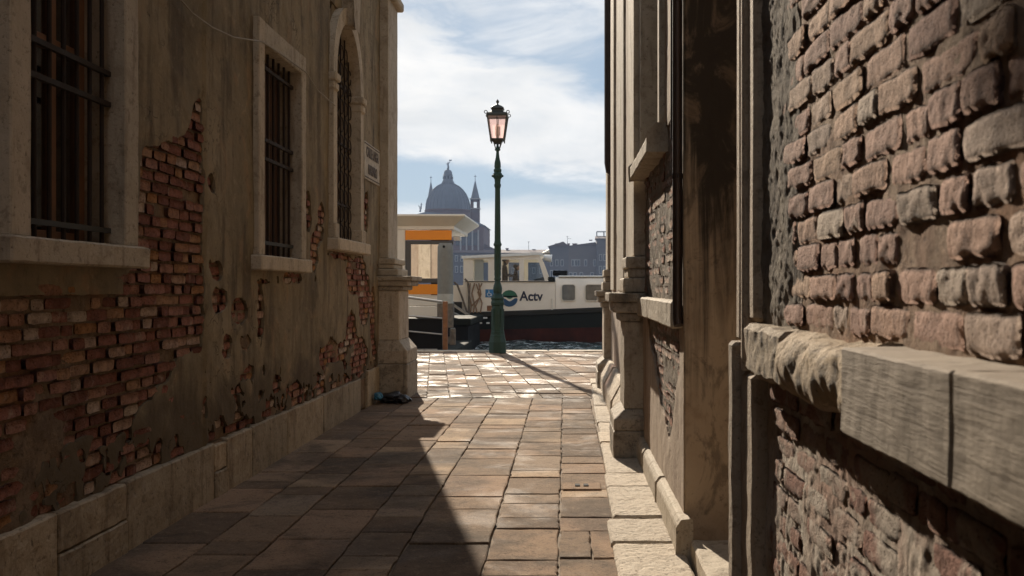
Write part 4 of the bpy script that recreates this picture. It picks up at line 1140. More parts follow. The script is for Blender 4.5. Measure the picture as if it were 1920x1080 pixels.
put('roof', MB().lathe([(26.5 * s, zl(217)), (27.5 * s, zl(215)), (26 * s, zl(212.5)), (17 * s, zl(210)), (14.5 * s, zl(208.5)), (14.0 * s, zl(206)), (17.5 * s, zl(203.5)), (17 * s, zl(202)), (11 * s, zl(198.5)), (3.5 * s, zl(195.5)), (2.2 * s, zl(194.5))], c0, 4, math.pi / 4).mesh('roof', 0.005), 'lamp_dark', lan)
put('finial', MB().lathe(pr([(1.6, 195), (1.2, 193.5), (3.0, 190.5), (2.8, 188.5), (1.2, 186.5), (0.3, 185)]), c0, 12), 'lamp_dark', lan, True)
put('lamp_holder', MB().lathe(pr([(3, 262), (3, 255), (4.5, 252), (4.5, 236), (2, 232)]), c0, 12), 'kiosk_white', lan, True)

# ------------------------------------------------------------------ pontoon stop with kiosk
PY = 29.0; s = PY / F
def kx(px): return (px - VX) * s
def kz(py): return EYE - (py - VY) * s
K0 = root('water_bus_stop', (kx(790), PY + 1.5, WZ), 'floating water bus stop with cream roof and two orange sign bands', 'water bus stop')
xl_ = kx(560); xr_ = kx(852)
put('float', MB().box(xl_, xr_ + 0.35, PY + 0.4, PY + 4.6, WZ - 0.8, 0.3).mesh('float', 0.05), 'black', K0)
put('deck', MB().box(xl_ - 0.1, xr_ + 0.45, PY + 0.25, PY + 4.75, 0.302, 0.5).mesh('deck', 0.02), 'hull_dark', K0)
rf = MB(); za, zc_ = kz(403), kz(424)
yo0, yo1 = PY - 0.35, PY + 4.4
rf.add([(xl_, PY, zc_), (xr_, PY, zc_), (xr_, PY + 4.0, zc_), (xl_, PY + 4.0, zc_), (xl_ - 0.33, yo0, za - 0.07), (xr_ + 0.33, yo0, za - 0.07), (xr_ + 0.33, yo1, za - 0.07), (xl_ - 0.33, yo1, za - 0.07)],
       [(0, 3, 2, 1), (0, 1, 5, 4), (1, 2, 6, 5), (2, 3, 7, 6), (3, 0, 4, 7), (4, 5, 6, 7)])
roof = put('roof', rf, 'kiosk_white', K0)
put('roof_edge', MB().box(xl_ - 0.34, xr_ + 0.34, yo0 - 0.01, yo1 + 0.01, za - 0.068, za).mesh('roof_edge', 0.015), 'kiosk_white', roof)
put('fascia', MB().box(xl_, xr_, PY - 0.02, PY + 4.0, kz(430.5), zc_ - 0.002).mesh('fascia', 0.008), 'kiosk_white', K0)
for (a, b, d) in ((742, 760, 0.0), (600, 618, 0.0)): put('post', MB().box(kx(a), kx(b), PY - 0.012, PY + 0.2, 0.5, kz(430.5) - 0.002).mesh('post', 0.01), 'kiosk_white', K0)
put('sign_band', MB().box(kx(760.5), kx(847), PY - 0.05, PY + 0.08, kz(450), kz(432)).mesh('sign_band', 0.006), 'orange', K0)
put('top_frame', MB().box(kx(760.5), kx(850), PY - 0.03, PY + 0.1, kz(458), kz(451)).mesh('top_frame', 0.006), 'grey_frame', K0)
put('frame_post', MB().box(kx(760.5), kx(770), PY - 0.028, PY + 0.1, kz(527), kz(458.2)).mesh('frame_post', 0.006), 'grey_frame', K0)
put('frame_post', MB().box(kx(842), kx(849), PY - 0.028, PY + 0.1, 0.5, kz(458.2)).mesh('frame_post', 0.006), 'grey_frame', K0)
put('pane', MB().box(kx(770), kx(842), PY + 0.03, PY + 0.04, kz(522), kz(458.2)), 'glass_mirror', K0)
put('bottom_frame', MB().box(kx(760.5), kx(842), PY - 0.024, PY + 0.1, kz(530), kz(522.2)).mesh('bottom_frame', 0.006), 'grey_frame', K0)
put('sign_band', MB().box(kx(757), kx(842), PY - 0.05, PY + 0.08, kz(552), kz(533)).mesh('sign_band', 0.006), 'orange', K0)
for i, (a, b) in enumerate(((553.5, 573.5), (574.5, 594))): put('wall_panel', MB().box(kx(757), kx(842), PY - 0.01, PY + 0.06, kz(b), kz(a)).mesh('wall_panel', 0.006), 'kiosk_white', K0)
put('inner_panel', MB().box(kx(795), kx(830), PY + 1.5, PY + 1.6, 0.5, kz(440)).mesh('inner_panel', 0.006), 'dark_room', K0)
put('bench', MB().box(kx(770), kx(842), PY + 1.0, PY + 1.4, 0.501, 1.0).mesh('bench', 0.01), 'grey_frame', K0)
put('loudspeaker', MB().box(kx(850), kx(863), PY - 0.02, PY + 0.3, kz(450.5), kz(443)).mesh('loudspeaker', 0.01), 'galv', K0)
for (a, b) in ((600, 742),):
    put('pane', MB().box(kx(a) + 0.3, kx(b), PY + 0.03, PY + 0.04, kz(540), kz(432)), 'glass', K0)
    put('wall_panel', MB().box(kx(a), kx(b), PY - 0.01, PY + 0.06, 0.5, kz(541)).mesh('wall_panel', 0.006), 'kiosk_white', K0)


def pile(px, py_top, Y, rpx, name, label, bands, tilt=0.0):
    s = Y / F; X = (px - VX) * s; r = rpx * s; zt = EYE - (py_top - VY) * s
    o = root(name, (X, Y, -3.0), label, 'mooring pile')
    zs_ = [zt] + [EYE - (b - VY) * s for b, _ in bands] + [-3.0]
    mats_ = [bands[0][2] if len(bands[0]) > 2 else 'pile_grey'] + [m for _, m in [(b[0], b[1]) for b in bands]]
    mats_ = ['pile_grey'] + [b[1] for b in bands]
    for i in range(len(zs_) - 1):
        put(('head', 'shaft', 'band', 'wet_foot', 'foot')[min(i, 4)], MB().lathe([(r * (1 + 0.02 * i), zs_[i + 1] + 0.0015), (r * (1 + 0.02 * i), zs_[i] - (0.09 if i == 0 else 0)), (r * (0.8 if i == 0 else 1 + 0.02 * i), zs_[i])], (X, Y, 0), 20), mats_[i], o, True)
    return o


p = pile(835, 456, 27.3, 14.5, 'mooring_pile', 'thick grey round mooring pile standing before the orange sign bands', [(480, 'pile_grey'), (551, 'pile_white'), (569, 'pile_wood')])
put('bolt_hole', MB().tube([((834 - VX) * 27.3 / F, 27.3 - 0.225, EYE - (463 - VY) * 27.3 / F), ((834 - VX) * 27.3 / F, 27.3 - 0.15, EYE - (463 - VY) * 27.3 / F)], 0.035, 12), 'black', p)
put('collar', MB().lathe([(0.27, -0.12), (0.27, 0.12)], ((835 - VX) * 27.3 / F, 27.3, EYE - (622 - VY) * 27.3 / F), 20), 'black', p, True)
pile(826, 600, 26.3, 4, 'mooring_pile', 'slim wet timber pile close behind the rusty railing post', [(602, 'pile_wood'), (604, 'pile_wood')])
pile(849, 615, 26.6, 5.5, 'mooring_pile', 'streaked pale timber pile next to the rusty railing post', [(617, 'pile_wood'), (619, 'pile_wood')])
# gangway with rails
GY = 23.6; s = GY / F
def gx(px): return (px - VX) * s
def gz(py): return EYE - (py - VY) * s
G0 = root('gangway', (gx(790), GY, 0), 'dark gangway with rusty orange post and galvanised rails leading off the quay', 'gangway')
put('post', MB().box(gx(830.5), gx(839.5), GY - 0.05, GY + 0.05, -0.45, gz(565)).mesh('post', 0.01), 'rust_post', G0)
put('post', MB().box(gx(690), gx(699), GY - 0.05, GY + 0.05, -0.45, gz(545)).mesh('post', 0.01), 'rust_post', G0)
for (p0, p1, r) in ((548, 566, 0.032), (590, 597, 0.02), (616, 627, 0.02)):
    put('rail', MB().tube([(gx(650), GY, gz(p0 - 6)), (gx(829), GY, gz(p1))], r, 8), 'galv', G0, True)
put('walkway', MB().box(gx(640), gx(846), GY + 0.06, 28.9, -0.35, -0.12).mesh('walkway', 0.02), 'hull_dark', G0)
put('side_plate', MB().box(gx(640), gx(828), GY + 0.07, GY + 0.11, -0.118, gz(598)).mesh('side_plate', 0.005), 'black', G0)
for k in range(28):
    x = gx(775) + k * 0.026; put('comb_tooth', MB().box(x, x + 0.012, 22.36, 22.46, -0.06, 0.03), 'galv', G0)
put('comb_plate', MB().box(gx(700), gx(836), 22.36, GY + 0.06, -0.2, -0.062).mesh('comb_plate', 0.006), 'hull_dark', G0)

# ------------------------------------------------------------------ water bus
BY = 35.0; s = BY / F
def bx(px): return (px - VX) * s
def bz(py): return EYE - (py - VY) * s
B0 = root('water_bus', (bx(1000), BY + 2.0, WZ), 'cream water bus with dark red hull, wheelhouse and round green and blue logo', 'boat')
BM = 4.2


def loft(zlist, xs, half, name, m, parent, sheer):
    """hull band between the heights in zlist; half(x) half beam; centre line at BY + BM/2"""
    mb = MB(); nz = len(zlist); vs = []
    for side in (-1, 1):
        for x in xs:
            for t in zlist: vs.append((x, BY + BM / 2 + side * half(x, t), sheer(x, t)))
    nx = len(xs); f = []
    for sd in range(2):
        o = sd * nx * nz
        for i in range(nx - 1):
            for j in range(nz - 1):
                q = (o + i * nz + j, o + (i + 1) * nz + j, o + (i + 1) * nz + j + 1, o + i * nz + j + 1); f.append(q if sd == 0 else q[::-1])
    o2 = nx * nz
    for i in range(nx - 1):
        f.append((i * nz + nz - 1, (i + 1) * nz + nz - 1, o2 + (i + 1) * nz + nz - 1, o2 + i * nz + nz - 1)); f.append((i * nz, o2 + i * nz, o2 + (i + 1) * nz, (i + 1) * nz))
    for i in (0, nx - 1): f.append(tuple(i * nz + j for j in range(nz)) + tuple(o2 + i * nz + j for j in range(nz - 1, -1, -1)))
    mb.add(vs, f); return smooth_angle(put(name, mb, m, parent), 35)


xs = [bx(790) - 5, bx(790) - 4, bx(790), bx(860), bx(950), bx(1050), bx(1150), bx(1300), bx(1400), bx(1480), bx(1540), bx(1580)]
def hb_(x, t):
    k = min(1.0, max(0.0, (bx(1600) - x) / (bx(1600) - bx(1180)))); k2 = min(1, max(0.25, (x - xs[0] + 1.2) / 2.2))
    return BM / 2 * (k ** 0.55) * k2 * (0.9 + 0.1 * min(1, t))
def shr(x): return 0.0018 * max(0, (x - bx(870))) ** 2 + 0.028 * max(0, x - bx(870))
loft([0, 0.5, 1.0], xs, hb_, 'hull_bottom', 'hull_red', B0, lambda x, t: -1.0 + t * 0.93 + 0.5 * shr(x) * t)
loft([0.0, 0.5, 1.0], xs, lambda x, t: hb_(x, 1) + 0.006, 'hull_side', 'hull_dark', B0, lambda x, t: -0.068 + 0.5 * shr(x) * (1 - t) + t * (0.41 + shr(x) * 0.5) + t * shr(x) * 0.5)
loft([0.0, 0.2, 0.8, 1.0], xs, lambda x, t: hb_(x, 1) + (0.06 if 0.1 < t < 0.9 else 0.012), 'rubbing_strake', 'rail_olive', B0, lambda x, t: 0.345 + shr(x) + t * 0.2)
loft([0.0, 1.0], [bx(700), bx(790), bx(868)], lambda x, t: BM / 2 - 0.05, 'stern_bulwark', 'white_paint', B0, lambda x, t: 0.548 + shr(x) + t * 0.95)
loft([0.0, 1.0], [bx(868.2), bx(920), bx(980), bx(1041)], lambda x, t: BM / 2 - 0.03, 'topside', 'white_paint', B0, lambda x, t: 0.548 + shr(x) + t * (bz(528) - 0.548 - shr(x)))
loft([0.0, 0.7, 0.93, 1.0], [bx(1041.5), bx(1060), bx(1120), bx(1200), bx(1300), bx(1380), bx(1400)], lambda x, t: min(BM / 2 - 0.06, hb_(x, 1) - 0.06) - (0.0, 0.02, 0.12, 0.3)[[0.0, 0.7, 0.93, 1.0].index(t)], 'forward_cabin', 'white_paint', B0,
     lambda x, t: 0.548 + shr(x) + t * (bz(519) - 0.548 - shr(x)))
put('cabin_roof_edge', MB().box(bx(1047), bx(1400), BY + 0.2, BY + BM - 0.2, bz(519.3), bz(516.5)).mesh('cabin_roof_edge', 0.015), 'pure_white', B0)
yf = BY + 0.03
# round cornered cabin windows
def round_rect(x0, x1, z0, z1, r, n=5):
    p = []
    for cx, cz, a0 in ((x1 - r, z1 - r, 0), (x0 + r, z1 - r, 90), (x0 + r, z0 + r, 180), (x1 - r, z0 + r, 270)):
        for i in range(n + 1): a = math.radians(a0 + 90 * i / n); p.append((cx + r * math.cos(a), cz + r * math.sin(a)))
    return p


for (a, b) in ((1054, 1078), (1098, 1134), (1152, 1190), (1208, 1246)):
    fr = put('cabin_window', MB().prism(round_rect(bx(a) - 0.03, bx(b) + 0.03, bz(563) - 0.03, bz(534) + 0.03, 0.1), lambda p, t: (p[0], t, p[1]), BY + 0.02, BY + 0.12), 'kiosk_white', B0)
    put('pane', MB().prism(round_rect(bx(a), bx(b), bz(563), bz(534), 0.08), lambda p, t: (p[0], t, p[1]), BY + 0.012, BY + 0.05), 'cabin_glass' if 'cabin_glass' in M else 'glass_mirror', fr)
# wheelhouse: hollow, with openings both sides
zA, zB = bz(527.5), bz(477)
def wall_side(y0, y1, name):
    m_ = MB(); xa, xb2 = bx(868.5), bx(1030)
    wl = [(887, 915), (941, 973.5), (982, 1018)]
    z0, z1 = bz(526.5), bz(486.5)
    edges_ = [868.5] + [v for ab in wl for v in ab] + [1026]
    m_.box(bx(868.5), bx(1028), y0, y1, zA, z0)
    m_.prism([(bx(868.5), z1), (bx(1014), z1), (bx(1011), zB), (bx(868.5), zB - 0.12)], lambda p, t: (p[0], t, p[1]), y0, y1)
    for i in range(0, len(edges_) - 1, 2):
        a, b = edges_[i], edges_[i + 1]
        if i < 6: m_.box(bx(a), bx(b), y0 + 0.001, y1 - 0.001, z0, z1)
    m_.prism([(bx(1021.5), z0), (bx(1028), z0), (bx(1014.5), z1), (bx(1009), z1)], lambda p, t: (p[0], t, p[1]), y0 + 0.001, y1 - 0.001)
    o = put(name, m_, 'white_paint', B0)
    put('pane', MB().box(bx(941), bx(973.5), y0 + 0.02, y0 + 0.026, z0, z1), 'glass', o)
    put('pane', MB().prism([(bx(982), z0), (bx(1021), z0), (bx(1009), z1), (bx(982), z1)], lambda p, t: (p[0], t, p[1]), y0 + 0.02, y0 + 0.026), 'glass', o)
    return o, z0, z1


ws, z0w, z1w = wall_side(BY + 0.05, BY + 0.12, 'wheelhouse_wall')
put('pane', MB().box(bx(888), bx(914), BY + 0.07, BY + 0.08, z0w, z1w), 'glass', ws)
put('blind', MB().box(bx(889), bx(906), BY + 0.14, BY + 0.16, z0w, z1w), 'pure_white', ws)
wall_side(BY + BM - 0.12, BY + BM - 0.05, 'wheelhouse_wall')
put('aft_wall', MB().box(bx(868.5), bx(872), BY + 0.122, BY + BM - 0.122, zA, zB - 0.15), 'white_paint', B0)
put('wheelhouse_roof', MB().prism([(bx(866), zB - 0.135), (bx(1016), zB + 0.001), (bx(1018), zB + 0.05), (bx(1000), zB + 0.06), (bx(866), zB - 0.07)], lambda p, t: (p[0], t, p[1]), BY - 0.02, BY + BM + 0.02).mesh('wheelhouse_roof', 0.015), 'pure_white', B0)
put('windscreen_base', MB().prism([(bx(1018), zA), (bx(1040), zA), (bx(1038), bz(519)), (bx(1024), bz(519))], lambda p, t: (p[0], t, p[1]), BY + 0.3, BY + BM - 0.3), 'hull_dark', B0)
for i in range(4):
    yy = BY + 0.13 + i * (BM - 0.3) / 3; put('windscreen_post', MB().prism([(bx(1022), bz(522)), (bx(1028), bz(522)), (bx(1014.5), z1w + 0.02), (bx(1009), z1w + 0.02)], lambda p, t: (p[0], t, p[1]), yy, yy + 0.07), 'white_paint', B0)
put('console', MB().prism([(bx(990), zA - 0.2), (bx(1016), zA - 0.2), (bx(1020), bz(518)), (bx(1000), bz(524))], lambda p, t: (p[0], t, p[1]), BY + 0.8, BY + 2.2), 'black', B0)
put('wheelhouse_floor', MB().box(bx(872.5), bx(1018), BY + 0.13, BY + BM - 0.13, 0.58, 0.66), 'hull_dark', B0)
sl_ = put('searchlight', MB().tube([(bx(1019), BY + 0.6, bz(482)), (bx(1034), BY + 0.6, bz(484))], [0.1, 0.14], 12), 'pure_white', B0, True)
put('horn', MB().tube([(bx(1016), BY + 1.0, bz(474)), (bx(1030), BY + 1.0, bz(470))], [0.04, 0.1], 10), 'galv', B0, True)
put('roof_box', MB().box(bx(1036), bx(1064), BY + 0.7, BY + 1.4, bz(516.3), bz(506.5)).mesh('roof_box', 0.03), 'black', B0)
put('trim_line', MB().box(bx(872), bx(1040), BY + 0.0, BY + 0.03, bz(528.8), bz(527.2)), 'rail_olive', B0)
# lettering and marks on the topside
rotB = Matrix(((1, 0, 0, 0), (0, 0, -1, 0), (0, 1, 0, 0), (0, 0, 0, 1)))
ytx = BY + 0.022
put_text('Actv', 0.46, Matrix.Translation((bx(996), ytx, bz(556))) @ rotB, 'navy', B0, 0.012, 0.93)
cx_, cz_, rr_ = bx(955), bz(559.5), 15.6 * s
def half_disc(top):
    pts = []
    wave = [(-rr_ * 0.98 + 2 * rr_ * 0.98 * i / 16, 0.055 * math.sin(i / 16 * math.pi * 2.6 + 0.5)) for i in range(17)]
    if top: pts = [(x, z + 0.035) for x, z in wave] + [(rr_ * math.cos(a), rr_ * math.sin(a)) for a in [math.radians(8 + 164 * i / 20) for i in range(21)]]
    else: pts = [(x, z - 0.045) for x, z in wave] + [(rr_ * math.cos(a), rr_ * math.sin(a)) for a in [math.radians(-10 - 160 * i / 20) for i in range(21)]]
    return [(cx_ + x, cz_ + z) for x, z in pts]
lg = put('logo', MB().prism(half_disc(True), lambda p, t: (p[0], t, p[1]), ytx - 0.002, ytx + 0.003), 'logo_green', B0)
put('logo_wave', MB().prism(half_disc(False), lambda p, t: (p[0], t, p[1]), ytx - 0.002, ytx + 0.003), 'logo_blue', lg)
ac = put('access_sign', MB().box(bx(910), bx(926), ytx - 0.002, ytx + 0.004, bz(557.5), bz(542.5)), 'sign_blue', B0)
wx, wz_ = bx(917), bz(552)
put('access_mark', MB().tube([(wx + 0.06 * math.cos(a), ytx - 0.004, wz_ + 0.06 * math.sin(a)) for a in [math.radians(100 + 250 * i / 14) for i in range(15)]], 0.011, 6).tube([(wx - 0.01, ytx - 0.004, wz_ + 0.14), (wx - 0.0, ytx - 0.004, wz_ + 0.04), (wx + 0.06, ytx - 0.004, wz_ + 0.035), (wx + 0.09, ytx - 0.004, wz_ - 0.05)], 0.012, 6), 'pure_white', ac)
put('notice', MB().box(bx(913), bx(922), ytx - 0.001, ytx + 0.004, bz(583), bz(573)), 'rust_post', B0)
put('fender_strip', MB().box(bx(1033.5), bx(1037), BY - 0.03, BY + 0.03, bz(583), bz(559)).mesh('fender_strip', 0.01), 'kiosk_white', B0)
# ropes and davit bars at the stern door
for (p0, p1, p2, p3) in (((890, 531), (885, 550), (890, 570), (887, 592)), ((898, 531), (902, 552), (892, 574), (896, 592)), ((904, 531), (896, 548), (904, 568), (900, 592)), ((882, 531), (880, 552), (884, 572), (882, 590)), ((893, 532), (901, 556), (889, 569), (884, 574))):
    put('mooring_rope', MB().tube([(bx(q[0]), BY - 0.03, bz(q[1])) for q in (p0, p1, p2, p3)], 0.026, 6), 'rope', B0, True)
for (pts) in (((852, 529), (858, 534), (866, 555), (878, 590)), ((872, 523), (878, 529), (880, 550), (880, 590))):
    put('davit', MB().tube([(bx(q[0]), BY - 0.1, bz(q[1])) for q in pts], 0.035, 8), 'pile_wood', B0, True)
put('boarding_ramp', MB().prism([(bx(850), bz(572)), (bx(853), bz(570)), (bx(886), bz(592)), (bx(884), bz(595))], lambda p, t: (p[0], t, p[1]), BY - 0.5, BY - 0.1), 'galv', B0)
put('ramp_rail', MB().tube([(bx(851), BY - 0.5, bz(585)), (bx(884), BY - 0.5, bz(598))], 0.03, 6), 'galv', B0, True)
put('step_edge', MB().box(bx(880), bx(914), BY - 0.3, BY - 0.08, bz(597), bz(594.5)), 'pure_white', B0)
for px in (887, 901, 915): put('scupper', MB().box(bx(px) - 0.05, bx(px) + 0.06, BY - 0.09, BY - 0.05, bz(607), bz(604)), 'pure_white', B0)
put('door_opening', MB().box(bx(848), bx(866), BY + 0.0, BY + 0.04, bz(588), bz(566)), 'dark_room', B0)


def person(px, py_head, Y, floor, label, face, crouch=0.0, cap=True, seed=0):
    """one continuous skinned body standing at the wheel; cap and face are children"""
    s_ = Y / F; X = (px - VX) * s_; top = EYE - (py_head - VY) * s_; Hh = top - floor
    o = root('person', (X, Y, floor), label, 'person')
    k = Hh / 1.75; f_ = face
    J = {'pel': (0, 0, 0.95), 'wst': (0, 0, 1.1), 'chs': (0.02 * f_, 0, 1.3), 'nck': (0.03 * f_, 0, 1.48), 'hd0': (0.05 * f_, 0, 1.56), 'hd1': (0.05 * f_, 0, 1.66),
         'shl': (0.02 * f_, -0.18, 1.4), 'ell': (0.08 * f_, -0.23, 1.14), 'hal': (0.32 * f_, -0.16, 1.12), 'shr': (0.02 * f_, 0.18, 1.4), 'elr': (0.08 * f_, 0.23, 1.14), 'har': (0.32 * f_, 0.16, 1.12),
         'kl': (0.03 * f_, -0.11, 0.5), 'fl': (0, -0.11, 0.06), 'tl': (0.14 * f_, -0.12, 0.04), 'kr': (0.03 * f_, 0.11, 0.5), 'fr': (0, 0.11, 0.06), 'tr': (0.14 * f_, 0.12, 0.04)}
    R = {'pel': 0.16, 'wst': 0.15, 'chs': 0.17, 'nck': 0.065, 'hd0': 0.085, 'hd1': 0.095, 'shl': 0.085, 'ell': 0.055, 'hal': 0.04, 'shr': 0.085, 'elr': 0.055, 'har': 0.04, 'kl': 0.075, 'fl': 0.05, 'tl': 0.04, 'kr': 0.075, 'fr': 0.05, 'tr': 0.04}
    E = [('pel', 'wst'), ('wst', 'chs'), ('chs', 'nck'), ('nck', 'hd0'), ('hd0', 'hd1'), ('chs', 'shl'), ('shl', 'ell'), ('ell', 'hal'), ('chs', 'shr'), ('shr', 'elr'), ('elr', 'har'), ('pel', 'kl'), ('kl', 'fl'), ('fl', 'tl'), ('pel', 'kr'), ('kr', 'fr'), ('fr', 'tr')]
    ks = list(J); me = bpy.data.meshes.new('body'); me.from_pydata([(X + J[q][0] * k, Y + J[q][1] * k, floor + J[q][2] * k) for q in ks], [(ks.index(a), ks.index(b)) for a, b in E], [])
    ob = put('body', me, 'cloth_dark', o)
    md = ob.modifiers.new('skin', 'SKIN'); sv = me.skin_vertices[0].data
    for i, q in enumerate(ks): sv[i].radius = (R[q] * k, R[q] * k); sv[i].use_root = (q == 'pel')
    ob.modifiers.new('sub', 'SUBSURF').levels = 2; ob.modifiers[-1].render_levels = 2
    hc = Vector((X + 0.055 * f_ * k, Y, floor + 1.63 * k))
    def ell_(name, c, r, m_):
        b = bmesh.new(); bmesh.ops.create_uvsphere(b, u_segments=14, v_segments=10, radius=1); q = bpy.data.meshes.new(name); b.to_mesh(q); b.free()
        q.transform(Matrix.Translation(c) @ Matrix.Diagonal((r[0], r[1], r[2], 1))); return put(name, q, m_, o, True)
    ell_('face', hc + Vector((0.02 * f_, 0, -0.01)), (0.1 * k, 0.082 * k, 0.12 * k), 'skin'); ell_('nose', hc + Vector((0.115 * f_ * k, 0, -0.01)), (0.022 * k, 0.016 * k, 0.026 * k), 'skin')
    ell_('cap' if cap else 'hair', hc + Vector((-0.02 * f_, 0, 0.045 * k)), (0.115 * k, 0.098 * k, 0.085 * k), 'cloth_dark')
    return o


person(945, 483, BY + 1.5, 0.66, 'person in dark jacket and cap standing at the boat wheel', 1)
person(966, 496, BY + 2.4, 0.66, 'shorter person in dark jacket standing beside the helmsman, partly behind a window post', 1, cap=False)

# ------------------------------------------------------------------ far shore: church and houses
CY = 420.0; s = CY / F
def cx(px): return (px - VX) * s
def cz(py): return EYE - (py - VY) * s
DY = CY + 20; s = DY / F
C0 = root('domed_church', (cx(840), CY + 20, 0.0), 'far domed church with lead dome, statue on its lantern and two thin bell towers', 'church')
xc = cx(840); r = 41.5 * s; yc_ = CY + 20
s = CY / F
nave = put('nave', MB().box(cx(745), cx(907), CY, CY + 34, 0, cz(424)), 'far_brick', C0)
put('roof', MB().prism([(cx(742), cz(424)), (cx(910), cz(423)), (cx(872), cz(405)), (cx(800), cz(397)), (cx(768), cz(405))], lambda p, t: (p[0], t, p[1]), CY - 0.5, CY + 34.5), 'lead', C0)
s = DY / F
put('drum', MB().lathe([(r * 1.02, cz(425)), (r * 1.02, cz(398)), (r * 1.05, cz(397)), (r * 1.05, cz(394.5)), (r, cz(394))], (xc, yc_, 0), 40), 'far_brick', C0)
dome = put('dome', MB().lathe([(r * math.cos(a), cz(394) + (394 - 343) * s * math.sin(a)) for a in [math.radians(i * 9) for i in range(10)]], (xc, yc_, 0), 48), 'lead', C0, True)
for k in range(32):
    a0 = 2 * math.pi * k / 32; put('rib', MB().tube([(xc + (r + 0.1) * math.cos(a) * math.cos(a0), yc_ + (r + 0.1) * math.cos(a) * math.sin(a0), cz(394) + (51 * s + 0.1) * math.sin(a)) for a in [math.radians(i * 12) for i in range(7)]], 0.17, 5), 'lead', dome, True)
lt = put('lantern', MB().lathe([(12.5 * s, cz(347)), (12.5 * s, cz(344)), (10 * s, cz(339)), (8.6 * s, cz(336)), (8.4 * s, cz(330)), (9 * s, cz(329)), (9 * s, cz(327.5)), (8 * s, cz(327)), (7.6 * s, cz(323)), (5.5 * s, cz(319.5)), (2.5 * s, cz(318)), (0.8 * s, cz(317))], (xc, yc_, 0), 20), 'lead', C0, True)
for k in range(8):
    a = math.pi / 4 * k + 0.2; put('lantern_window', MB().box(xc + 8.5 * s * math.cos(a) - 0.25, xc + 8.5 * s * math.cos(a) + 0.25, yc_ + 8.5 * s * math.sin(a) - 0.25, yc_ + 8.5 * s * math.sin(a) + 0.25, cz(336), cz(331)), 'far_pane', lt)


def statue(x, y, pz, h, parent, arm):
    m_ = MB().tube([(x, y, pz), (x + 0.05 * h, y, pz + 0.3 * h), (x, y, pz + 0.55 * h), (x, y, pz + 0.78 * h), (x, y, pz + 0.84 * h)], [0.16 * h, 0.12 * h, 0.1 * h, 0.11 * h, 0.03 * h], 8)
    m_.tube([(x, y, pz + 0.82 * h), (x, y, pz + 0.88 * h), (x, y, pz + 0.95 * h), (x, y, pz + h)], [0.02 * h, 0.065 * h, 0.06 * h, 0.01 * h], 8)
    m_.tube([(x, y, pz + 0.74 * h), (x + arm * 0.2 * h, y, pz + 0.85 * h), (x + arm * 0.27 * h, y, pz + 1.1 * h)], [0.05 * h, 0.04 * h, 0.02 * h], 6)
    m_.tube([(x, y, pz + 0.74 * h), (x - arm * 0.18 * h, y, pz + 0.66 * h), (x - arm * 0.25 * h, y, pz + 0.8 * h)], [0.05 * h, 0.04 * h, 0.02 * h], 6)
    st_ = put('statue', m_, 'lead', parent, True)
    if arm > 0: put('banner', MB().box(x + 0.14 * h, x + 0.48 * h, y - 0.05 * h, y + 0.05 * h, pz + 1.1 * h, pz + 1.24 * h), 'lead', st_)
    return st_


statue(xc, yc_, cz(317.5), 14.5 * s, C0, 1)
s = CY / F
statue(cx(787), CY + 1, cz(397), 12 * s, C0, -1)
put('statue_cross', MB().box(cx(789.5) - 0.15, cx(789.5) + 0.15, CY + 0.9, CY + 1.1, cz(392), cz(380)).box(cx(787.8), cx(791.2), CY + 0.92, CY + 1.08, cz(384), cz(383)), 'lead', C0)


def bell_tower(px, py_tip, py_sp, py_base, hw, y, parent):
    s = y / F
    def cx(p): return (p - VX) * s
    def cz(p): return EYE - (p - VY) * s
    x = cx(px); w_ = hw * s; t = put('bell_tower', MB().box(x - w_, x + w_, y - w_, y + w_, 0, cz(py_sp + 16)), 'far_brick', parent)
    zb, zt = cz(py_sp + 16), cz(py_sp)
    for dx in (-1, 1):
        for dy in (-1, 1): put('belfry_pier', MB().box(x + dx * w_ * 0.72 - w_ * 0.28, x + dx * w_ * 0.72 + w_ * 0.28, y + dy * w_ * 0.72 - w_ * 0.28, y + dy * w_ * 0.72 + w_ * 0.28, zb, zt), 'far_brick', t)
    put('belfry_top', MB().box(x - w_, x + w_, y - w_, y + w_, cz(py_sp + 3.5), zt + 0.01), 'far_brick', t)
    put('belfry_ledge', MB().box(x - w_ * 1.18, x + w_ * 1.18, y - w_ * 1.18, y + w_ * 1.18, zt + 0.02, zt + 0.5), 'far_white', t); put('belfry_ledge', MB().box(x - w_ * 1.15, x + w_ * 1.15, y - w_ * 1.15, y + w_ * 1.15, zb - 0.4, zb), 'far_white', t)
    put('spire', MB().lathe([(w_ * 1.02, zt + 0.5), (w_ * 0.5, zt + 0.5 + (py_sp - py_tip) * s * 0.5), (0.05, cz(py_tip))], (x, y, 0), 12), 'lead', t, True)
    put('cross', MB().box(x - 0.1, x + 0.1, y - 0.1, y + 0.1, cz(py_tip) - 0.2, cz(py_tip - 9)).box(x - 0.55, x + 0.55, y - 0.09, y + 0.09, cz(py_tip - 6.5), cz(py_tip - 5.6)), 'far_pane', t)


